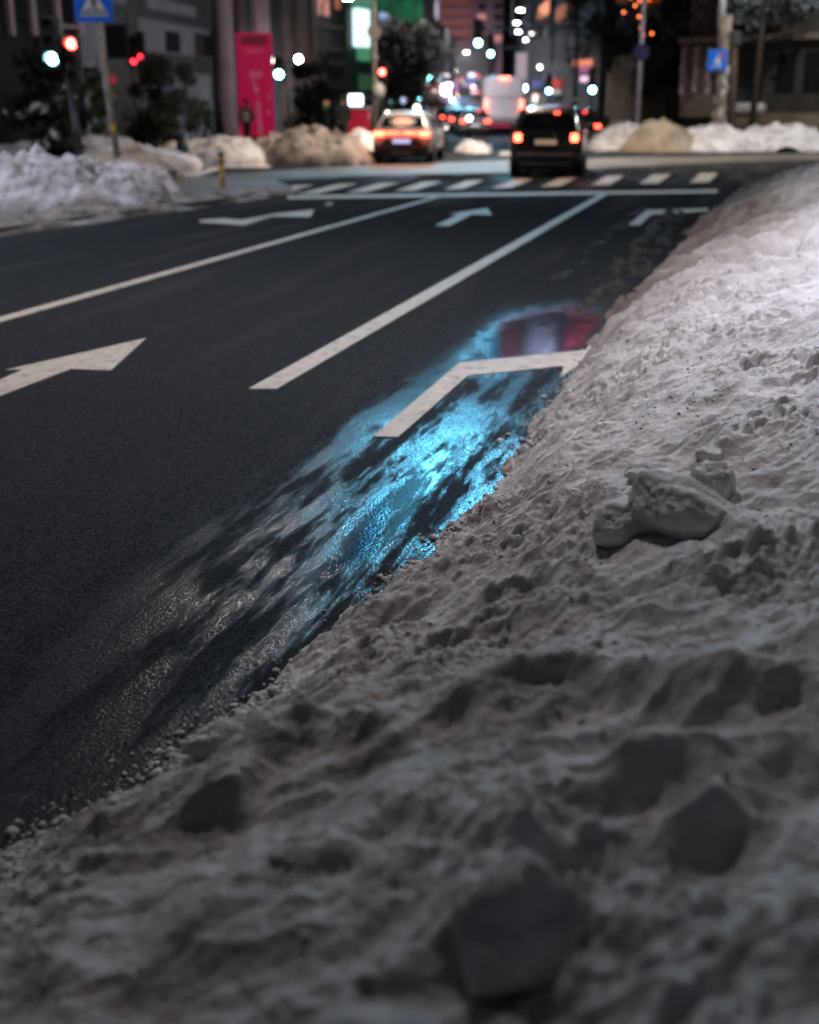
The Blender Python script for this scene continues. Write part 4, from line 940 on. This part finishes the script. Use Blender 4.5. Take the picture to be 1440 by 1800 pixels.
tree('bush', 288, 42, 2.9, 1.35, 'dark round bush left of the snow heap', LEAFD, 6, n=40, per=160, sz=.07, clear=.05, trunk_r=.05, cat='bush', group='shrubs on the left')
tree('bush', 90, 30, 2.6, .9, 'snow covered shrub at the left under the green signal', LEAFD, 7, n=26, per=90, clear=.05, trunk_r=.05, snow=14, sz=.12, cat='bush', group='shrubs on the left')
tree('bush', 158, 33, 2.5, .75, 'green shrub with snow patches left of the sign pole', LEAFG, 8, n=22, per=90, clear=.05, trunk_r=.04, snow=6, sz=.11, cat='bush', group='shrubs on the left')
tree('bush', 560, 56, 3.2, 1.6, 'dark hedge like bush behind the brown pile', LEAFD, 9, n=36, per=110, clear=.05, trunk_r=.05, cat='bush', group='shrubs on the left')
tree('bush', 1350, 56, 1.9, 1.5, 'low dark bush behind the snowy ledge at the right', LEAFD, 10, n=26, per=90, clear=.05, trunk_r=.05, cat='bush', snow=8, group=None)

# ---------------------------------------------------------------- buildings
def facade_frame(pxa, da, pxb, db):
    A_ = Vector((X(pxa, da), da, 0)); B_ = Vector((X(pxb, db), db, 0)); dirv = (B_ - A_).normalized(); return A_, B_, dirv
class Facade:
    def __init__(s, name, label, pxa, da, pxb, db, h, m, depth=12, cat='building', base=0):
        s.A, s.B, s.dir = facade_frame(pxa, da, pxb, db); s.L = (s.B - s.A).length; s.h = h
        s.ang = math.atan2(s.dir.y, s.dir.x)
        s.t = thing(name, label, cat, (s.A.x, s.A.y, 0), s.ang)
        MB().box((s.L / 2, depth / 2, h / 2 + base / 2), (s.L, depth, h - base)).build('wall', m, s.t)
    def sz(s, px, py):           # pixel -> (along, height) on the facade plane
        r = ray(px, py); nrm = Vector((-s.dir.y, s.dir.x, 0)); t_ = (s.A - Vector((0, 0, HC))).dot(nrm) / r.dot(nrm)
        p = Vector((0, 0, HC)) + r * t_; return (p - s.A).dot(s.dir), p.z
    def panel(s, name, px0, py0, px1, py1, m, out=.06, parent=None, depth=.1, bev=0):
        a, z1 = s.sz(px0, py0); b_, _ = s.sz(px1, py0); _, z0 = s.sz(px0, py1)
        return MB().box(((a + b_) / 2, -out + depth / 2, (z0 + z1) / 2), (abs(b_ - a), depth, abs(z1 - z0)), bev=bev).build(name, m, parent or s.t)
    def win(s, a0, z0, w_, h_, m, fr):
        f_ = MB().box((a0 + w_ / 2, -.02, z0 + h_ / 2), (w_ + .16, .1, h_ + .16)).build('window', fr, s.t)
        MB().box((a0 + w_ / 2, -.085, z0 + h_ / 2), (w_, .04, h_)).build('pane', m, f_); return f_
WG = mat('grey_cladding', (.30, .32, .40), .6, var=.12, scale=.5, bump=.1)
WD = mat('dark_cladding', (.07, .085, .10), .5, var=.2, scale=.5)
WBR = mat('brown_stone', (.15, .125, .11), .7, var=.25, scale=.6)
WP = mat('pinkish_stone', (.52, .42, .48), .7, var=.15, scale=.8)
WT = mat('tan_stone', (.20, .165, .125), .8, var=.2, scale=1.0, bump=.3)
GLD = mat('dark_window', (.010, .013, .016), .15, spec=.6)
LO = glow('warm_window', (1.0, .38, .20), 1.1); LO2 = glow('dim_warm_window', (1.0, .36, .20), .30); LP = glow('pink_window', (1.0, .40, .36), .55)
f = Facade('office_building', 'grey clad office building with dark stepped bands behind the signals', 150, 47, 376, 62, 17, WG, 8)
f.panel('dark_band', 236, -60, 367, 28, WD); f.panel('window', 252, -8, 338, 13, WG, out=.12)
f.panel('dark_band', 258, 90, 367, 122, WD); f.panel('window', 290, 55, 313, 90, GLD, out=.08); f.panel('window', 342, 58, 367, 98, GLD, out=.08)
f.panel('pilaster', 221, -60, 231, 260, WD, out=.15, depth=.2); f.panel('dark_band', 180, 0, 222, 250, WD, out=.05)
for px in (372, 455):
    dcol = 60.5 if px < 400 else 66
    a, _ = f.sz(px, 100); 
MB().tube([((f.B - f.A).length + .4, -.6, 0), ((f.B - f.A).length + .4, -.6, 15)], [.42, .42], 20).build('column', WP, f.t, True)
f = Facade('arcade_building', 'dark building with tall brown piers behind the totem', 400, 66, 550, 78, 18, WD, 10)
for px0, px1, m in ((438, 462, WP), (486, 500, WBR), (512, 530, WBR), (538, 549, WBR), (405, 420, WBR)): f.panel('pier', px0, -60, px1, 215, m, out=.3, depth=.35)
f = Facade('storey_building', 'dark storeyed building with one orange lit window left of the green screen', 545, 80, 622, 86, 20, WD, 10)
f.panel('window', 549, -20, 577, 24, LP); f.panel('window', 588, -20, 600, 15, LO2)
for py in (44, 84, 108): f.panel('ledge', 546, py - 4, 620, py + 3, WBR, out=.3, depth=.35)
for k in range(6): f.panel('window', 552 + k * 11, 118, 559 + k * 11, 140, GLD, out=.07)
f.panel('window', 551, 120, 559, 140, glow('pale_window', (.7, .75, .8), .25), out=.09)
f = Facade('screen_building', 'building wrapped in a glowing green screen beside the round sign', 612, 84, 740, 96, 24, mat('dark_green_wall', (.03, .06, .045), .6, var=.2), 10)
def screen_mat():
    m = bpy.data.materials.new('green_screen'); m.use_nodes = True; n, l = nt(m); b = n['Principled BSDF']
    tc = n.new('ShaderNodeTexCoord'); nz = n.new('ShaderNodeTexNoise'); nz.inputs['Scale'].default_value = .45; nz.inputs['Detail'].default_value = 3; l.new(tc.outputs['Object'], nz.inputs['Vector'])
    rp = n.new('ShaderNodeValToRGB'); e = rp.color_ramp.elements; e[0].position = .36; e[0].color = (.004, .05, .022, 1); e[1].position = .62; e[1].color = (.02, .26, .11, 1); e2 = e.new(.82); e2.color = (.12, .6, .35, 1)
    l.new(nz.outputs[0], rp.inputs[0]); b.inputs['Base Color'].default_value = (.02, .03, .02, 1); l.new(rp.outputs[0], b.inputs['Emission Color']); b.inputs['Emission Strength'].default_value = .35
    return m
f.panel('led_screen', 645, -60, 738, 30, screen_mat(), out=.25, depth=.2)
f.panel('led_screen', 614, -60, 652, 15, glow('green_panel', (.16, .50, .34), .4), out=.35, depth=.25)
s_ = f.panel('led_screen', 616, 12, 642, 82, glow('white_panel', (.75, 1.0, 1.0), 1.6), out=.37, depth=.25, bev=.4)
f.panel('led_screen', 624, 76, 645, 106, glow('green_low_panel', (.10, .42, .22), .55), out=.34, depth=.25, bev=.4)
f.panel('led_screen', 660, 22, 674, 42, glow('blue_panel', (.45, .6, 1.0), .8), out=.40, depth=.1)
f.panel('canopy', 616, 166, 668, 176, mat('grey_canopy', (.2, .19, .2), .6), out=.8, depth=.9)
f.panel('green_hedge_lights', 625, 130, 655, 158, glow('green_glimmer', (.05, .16, .06), .35), out=.3, depth=.1)
# filler blocks along the street
f = Facade('corner_building', 'dark corner block right of the green screen', 738, 110, 772, 135, 34, WD, 14)
for k in range(4):
    for q in range(2): f.win(2 + q * 4, 8 + k * 5, 1.8, 2, GLD, WBR)
f.win(7.5, 12.2, 1.6, 1.4, LO2, WBR)
far = Facade('far_block', 'pale mauve block closing the view at the end of the street', 735, 260, 905, 262, 36, mat('mauve_wall', (.35, .24, .29), .7, var=.2, scale=.2), 12)
for k in range(8):
    for q in range(3): far.win(2.2 + k * 2.3, 6 + q * 5, 1.2, 1.8, LO2 if (k * 3 + q) % 7 == 0 else GLD, WBR)
f = Facade('street_block', 'dark office block with two orange windows right of the street', 852, 225, 1052, 82, 19, mat('slate_wall', (.13, .15, .165), .6, var=.2, scale=.4), 14)
f.panel('window', 949, 16, 972, 35, LO, out=.3, depth=.2); f.panel('window', 983, 16, 1005, 37, LO2, out=.3, depth=.2)
for px in (941, 953, 975, 1008): f.panel('drain_pipe', px, -60, px + 3, 130, mat('pipe_grey', (.10, .11, .11), .5), out=.35, depth=.15)
for py in (-5, 50, 62): f.panel('ledge', 850, py, 1050, py + 3, mat('ledge_grey', (.10, .11, .12), .6), out=.5, depth=.5)
for k in range(5): f.panel('window', 862 + k * 17, 20, 871 + k * 17, 40, GLD, out=.08)
for k in range(4): f.panel('window', 955 + k * 22, 70, 968 + k * 22, 95, GLD, out=.08)
f = Facade('shop_row', 'row of small shop fronts with red and white signs behind the black car', 925, 72, 1050, 66, 5.2, WD, 5)
f.panel('shop_sign', 972, 140, 992, 156, mat('shop_red', (.25, .04, .04), .5, emit=(.8, .12, .1), es=.35), out=.3, depth=.2)
f.panel('shop_sign', 974, 158, 990, 166, mat('shop_white', (.3, .3, .3), .5, emit=(.8, .7, .75), es=.35), out=.3, depth=.2)
f.panel('shop_sign', 1017, 106, 1046, 117, glow('orange_sign', (1.0, .30, .18), .9), out=.35, depth=.2)
f.panel('shop_sign', 1028, 118, 1044, 128, glow('pink_sign', (.7, .25, .5), .5), out=.35, depth=.2)
f.panel('shop_sign', 1030, 134, 1048, 144, glow('white_pink_sign', (1.0, .6, .85), 1.3), out=.35, depth=.2)
f.panel('shop_sign', 945, 142, 958, 154, glow('violet_sign', (.2, .25, .8), .5), out=.35, depth=.2)
f.panel('shop_window', 930, 172, 968, 182, glow('pale_shop_window', (.5, .55, .55), .25), out=.3, depth=.2)
f.panel('shop_sign', 946, 166, 953, 180, glow('warm_tube', (1, .7, .6), 2.2), out=.35, depth=.2)
f.panel('shop_sign', 966, 130, 980, 140, mat('violet_band', (.2, .15, .25), .5, emit=(.6, .45, .7), es=.25), out=.3, depth=.2)
def lights_row(name, label, pxa, da, pxb, db, h, rows, seed, px_rng, cols):
    f = Facade(name, label, pxa, da, pxb, db, h, WD, 6); rg = random.Random(seed)
    for k in range(rows):
        px = rg.uniform(*px_rng); py = rg.uniform(128, 190); w_ = rg.choice((2, 3, 3, 5)); c, e_ = rg.choice(cols)
        f.panel(rg.choice(('shop_sign', 'shop_window')), px, py, px + w_, py + rg.choice((2, 3, 5)), glow('shop_%d_%d_%d' % (c[0] * 9, c[1] * 9, c[2] * 9), c, e_), out=.35, depth=.2)
CW_ = [((.5, .6, 1.0), 2.5), ((1, .75, .6), 2.2), ((1, .12, .12), 3), ((.35, .4, 1.0), 2), ((.4, .85, 1), 3), ((1, .85, .85), 4), ((1, .35, .12), 1.5), ((.7, .3, .8), 1.2)]
lights_row('shop_terrace', 'terrace of small lit shops along the left of the far street', 735, 95, 800, 145, 9, 34, 5, (742, 798), CW_)
lights_row('shop_terrace', 'terrace of small lit shops between coach and black car', 926, 135, 1046, 88, 9, 40, 8, (932, 1040), CW_)
lights_row('shop_terrace', 'low lit shops at the very end of the street', 796, 149, 858, 149, 8, 22, 9, (798, 855), CW_)
# lit signs in the street
def sign_box(px, py, d, wpx, hpx, m, label, name='lit_sign', ball=False):
    w_ = wpx / PM * d; h_ = hpx / PM * d; t = thing(name, label, 'lit sign', (X(px, d, py), d, 0), 0, 'lit signs along the street')
    z = Z(py, d)
    MB().tube([(0, .2, 0), (0, .2, z)], .06, 6).build('post', DM, t)
    MB().box((0, 0, z), (w_, .25, h_), bev=min(w_, h_) * (.45 if ball else .1)).build('light_box', m, t, ball)
sign_box(785, 157, 120, 17, 20, glow('shop_glare', (1.0, .82, .95), 12), 'glaring white pink shop sign far down the street', ball=True)
sign_box(800, 152, 125, 8, 16, glow('violet_glare', (.35, .32, .8), .9), 'violet sign touching the glaring shop sign')
sign_box(829, 132, 110, 11, 7, glow('pale_violet', (.75, .78, 1), 2.2), 'small pale lit sign halfway to the coach')
sign_box(829, 142, 110, 9, 8, glow('deep_violet', (.2, .2, .8), .9), 'small deep violet sign under the pale one')
sign_box(834, 162, 105, 10, 18, glow('blue_violet', (.12, .15, .55), .7), 'tall blue violet sign left of the coach')
sign_box(915, 118, 88, 22, 46, glow('pink_banner', (.72, .58, .68), .55), 'pale pink hanging banner sign right of the coach', name='banner_sign')
sign_box(963, 119, 74, 15, 17, glow('blue_board', (.03, .10, .55), .8), 'blue square board over the black car')
sign_box(760, 172, 90, 22, 20, mat('tan_board', (.35, .28, .18), .6, emit=(.5, .4, .25), es=.12), 'dull tan board between hatchback and far queue')
sign_box(815, 176, 130, 26, 9, glow('blue_shop', (.25, .4, .75), .6), 'pale blue shop front strip above the far queue')
sign_box(800, 182, 128, 10, 9, glow('white_cyan', (.6, .9, 1), 2.2), 'small white cyan sign above the far queue')
sign_box(574, 181, 52, 8, 6, glow('amber_box', (.8, .35, .18), .5), 'small amber box light in the dark behind the brown pile')
sign_box(574, 188, 52.3, 8, 6, glow('green_box', (.05, .30, .12), .4), 'small green box light below the amber one')
sign_box(167, 134, 36, 11, 14, glow('pinkish_box', (1.0, .16, .25), 1.0), 'soft pink light left of the sign pole')
sign_box(194, 140, 38, 15, 14, glow('red_board', (.55, .01, .05), .5), 'dark red board right of the sign pole')
# right side: colonnade and stone house
f = Facade('beige_colonnade', 'low beige wall with upright ribs under the dark trees', 1045, 68, 1128, 62, 4.1, mat('beige_wall', (.17, .145, .11), .8, var=.2), 3)
for k in range(9): f.panel('pilaster', 1048 + k * 9, 122, 1052 + k * 9, 205, WT, out=.2, depth=.25)
f = Facade('dark_house', 'unlit house behind the tall evergreen', 1110, 74, 1230, 70, 14, mat('unlit_wall', (.02, .025, .03), .7, var=.3), 10)
for k in range(3): f.win(.8 + k * 1.2, 4, .7, 1.2, GLD, WBR)
f = Facade('stone_house', 'old stone house with ribbed pilasters and dark doorway at the right', 1203, 57, 1470, 52, 9.5, mat('stone_wall', (.04, .038, .036), .8, var=.3, scale=1.2, bump=.4), 10)
for k in range(5): f.panel('pilaster', 1206 + k * 11, 82, 1211 + k * 11, 165, WT if k % 2 else WP, out=.3, depth=.3)
f.panel('plinth', 1204, 165, 1262, 205, WT, out=.35, depth=.35); f.panel('plinth', 1290, 198, 1465, 222, WT, out=.5, depth=.5)
f.panel('doorway', 1292, 88, 1345, 185, GLD, out=.1); f.panel('cornice', 1203, 68, 1468, 78, WBR, out=.5, depth=.5)
f.panel('window', 1372, 90, 1402, 160, GLD, out=.1); f.panel('window', 1420, 90, 1448, 160, GLD, out=.1)
f.panel('snowy_ledge', 1290, 181, 1352, 199, CLEAN, out=.7, depth=.6, bev=.15); f.panel('snowy_ledge', 1285, 32, 1330, 42, CLEAN, out=.8, depth=.6, bev=.1)
# old house at far left
f = Facade('old_house', 'dark old house with pinkish stone window frames at the left edge', -140, 40, 150, 46, 12, mat('very_dark_wall', (.010, .010, .013), .7, var=.3), 8)
for px0, px1 in ((84, 92), (122, 131)): f.panel('stone_trim', px0, -60, px1, 62, WP, out=.25, depth=.25)
f.panel('stone_trim', 86, 42, 128, 48, WP, out=.3, depth=.3); f.panel('window', 95, -50, 120, 38, GLD, out=.1)
f.panel('stone_trim', 0, -60, 8, 62, WP, out=.25, depth=.25); f.panel('stone_trim', 40, -60, 48, 62, WP, out=.25, depth=.25); f.panel('window', 10, -50, 38, 38, GLD, out=.1)
# side blocks outside the view that close the street
f = Facade('left_block', 'plain dark block behind the far left pavement', -700, 34, -140, 40, 14, WD, 8)
for k in range(4): f.win(1 + k * 2.4, 3, 1.3, 1.8, LO2 if k == 2 else GLD, WBR)

# tall tower carrying the big cyan and pink screens that the wet road mirrors
d = 150; elev = lambda deg, az, d=150: HC + math.tan(math.radians(deg)) * d / math.cos(math.radians(az))
t = thing('screen_tower', 'tall tower above the street carrying big cyan and pink lit screens', 'building', (X(850, d), d + 2, 0))
xl, xr = math.tan(math.radians(-3.2)) * d - X(850, d), math.tan(math.radians(4.2)) * d - X(850, d)
MB().box(((xl + xr) / 2, 6.2, 30), (xr - xl, 12, 60)).build('wall', mat('mauve_wall', (.2, .2, .2)), t)
BAL = mat('red_lit_balcony', (.34, .13, .12), .6, emit=(.60, .17, .15), es=.09)  # reddish light on the balconies, put into their colour and a faint glow
xa, xb = X(771, d, 30) - X(850, d), X(829, d, 30) - X(850, d)
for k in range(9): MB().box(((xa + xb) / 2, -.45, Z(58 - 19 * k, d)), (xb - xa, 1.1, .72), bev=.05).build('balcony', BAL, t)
for k in range(8):
    for q in range(4): MB().box((xa - 3.6 + (q if q < 2 else q + 2.6) * 1.9, -.1, Z(66 - 19 * k, d)), (.9, .12, .6)).build('window', LP if (k * 5 + q * 3) % 7 == 2 else GLD, t)
def scr(az0, az1, e0, e1, m, dd=150):
    x0, x1 = math.tan(math.radians(az0)) * dd, math.tan(math.radians(az1)) * dd; z0, z1 = elev(e0, 0), elev(e1, 0)
    MB().box(((x0 + x1) / 2 - X(850, d), -.5, (z0 + z1) / 2), (x1 - x0, .3, z1 - z0), bev=.05).build('led_screen', m, t)
scr(.4, 3.0, 14.2, 21.0, glow('cyan_screen', (.13, .65, 1.0), 72))
scr(-2.8, .2, 13.6, 18.6, glow('cyan_screen_dim', (.03, .42, .9), 9))
scr(3.1, 3.9, 14.5, 19.5, MATS['cyan_screen_dim'])
scr(2.3, 3.9, 10.0, 13.0, glow('blue_screen', (.04, .42, .9), 5))
# billboards standing on the roof of the shop row
d = 68; t = thing('rooftop_billboard', 'rack of magenta, violet and pink lit boards on the roof of the shop row', 'billboard', (X(985, d), d, 5.2))
x0 = X(985, d)
for az in (4.6, 6.4, 8.3): MB().tube([(math.tan(math.radians(az)) * d - x0, .3, 0), (math.tan(math.radians(az)) * d - x0, .3, 10.4)], .09, 8).build('post', DM, t)
for az0, az1, e0, e1, m in ((4.5, 5.2, 9.2, 10.4, glow('magenta_screen', (1.0, .03, .22), 3.5)), (5.7, 7.0, 8.9, 11.6, glow('lavender_screen', (.55, .60, 1.0), 9)), (7.5, 8.9, 8.7, 9.6, glow('pink_screen', (1.0, .10, .30), 5)), (3.9, 4.3, 9.0, 12.2, MATS['blue_screen'])):
    xa, xb = math.tan(math.radians(az0)) * d - x0, math.tan(math.radians(az1)) * d - x0; z0, z1 = elev(e0, 0, d) - 5.2, elev(e1, 0, d) - 5.2
    MB().box(((xa + xb) / 2, 0, (z0 + z1) / 2), (xb - xa, .25, z1 - z0), bev=.04).build('light_board', m, t)

# ---------------------------------------------------------------- lamps that light the scene
def lit_lamp(key, kind, label):
    x, y, z, wts, col = LAMPS[key]
    if kind == 'span':
        t = thing('span_lamp', label, 'street lamp', (x, y, z)); 
        MB().tube([(-14, 0, 1.2), (0, 0, .35), (14, 0, 1.2)], .008, 5).build('span_wire', DM, t)
        hd = MB().box((0, 0, .16), (.34, .7, .16), bev=.05).build('lamp_head', GALV, t); MB().tube([(0, 0, .23), (0, 0, .36)], .02, 6).build('hanger', DM, t)
        MB().box((0, 0, .06), (.26, .55, .06), bev=.02).build('lens', glow('lamp_lens_main', col, 30), hd)
    else:
        t = thing('street_lamp', label, 'street lamp', (x, y, z), 0)
        px_ = kind
        MB().tube([(px_, 0, -z), (px_, 0, -.1), (px_ * .6, 0, .35), (0, 0, .3)], [.11, .08, .05, .04], 8).build('pole', GALV, t, True)
        hd = MB().box((0, 0, .2), (.7, .3, .14), bev=.05).build('lamp_head', GALV, t)
        MB().box((0, 0, .11), (.5, .24, .05), bev=.02).build('lens', glow('lamp_lens_main', col, 30), hd)
    ld = bpy.data.lights.new('lamp_light', 'POINT' if key in ('span_far', 'plaza', 'right_walk') else 'SPOT'); ld.energy = wts; ld.color = col
    if ld.type == 'SPOT': ld.spot_size = math.radians(112 if key == 'walk' else 106 if key == 'span_near' else 150 if key in ('left_walk', 'right_walk') else 125); ld.spot_blend = .85
    ld.shadow_soft_size = .16
    lo = bpy.data.objects.new('lamp_light', ld); COL.objects.link(lo); lo.parent = t; lo.location = (0, 0, 0)
    if key == 'tower_fill': lo.rotation_euler = (math.radians(38), 0, 0)
    if key == 'coach_fill': lo.rotation_euler = (math.radians(12), 0, 0)
    return lo
lit_lamp('span_near', 'span', 'street lamp hung on a wire over the near lanes')
lit_lamp('span_far', 'span', 'street lamp hung on a wire before the stop line')
lit_lamp('junction', 'span', 'street lamp hung on a wire over the junction')
lit_lamp('coach_fill', 'span', 'added unseen lamp on a wire that brightens the coach')
lit_lamp('tower_fill', 'span', 'added unseen lamp on a wire that brightens the tower wall')
lit_lamp('walk', 1.2, 'low street lamp on the near pavement behind the snow bank')
lit_lamp('left_walk', -1.2, 'street lamp over the left pavement')
lit_lamp('plaza', -1.2, 'street lamp lighting the plaza by the totem')
lit_lamp('right_walk', 1.2, 'street lamp on the far right pavement')
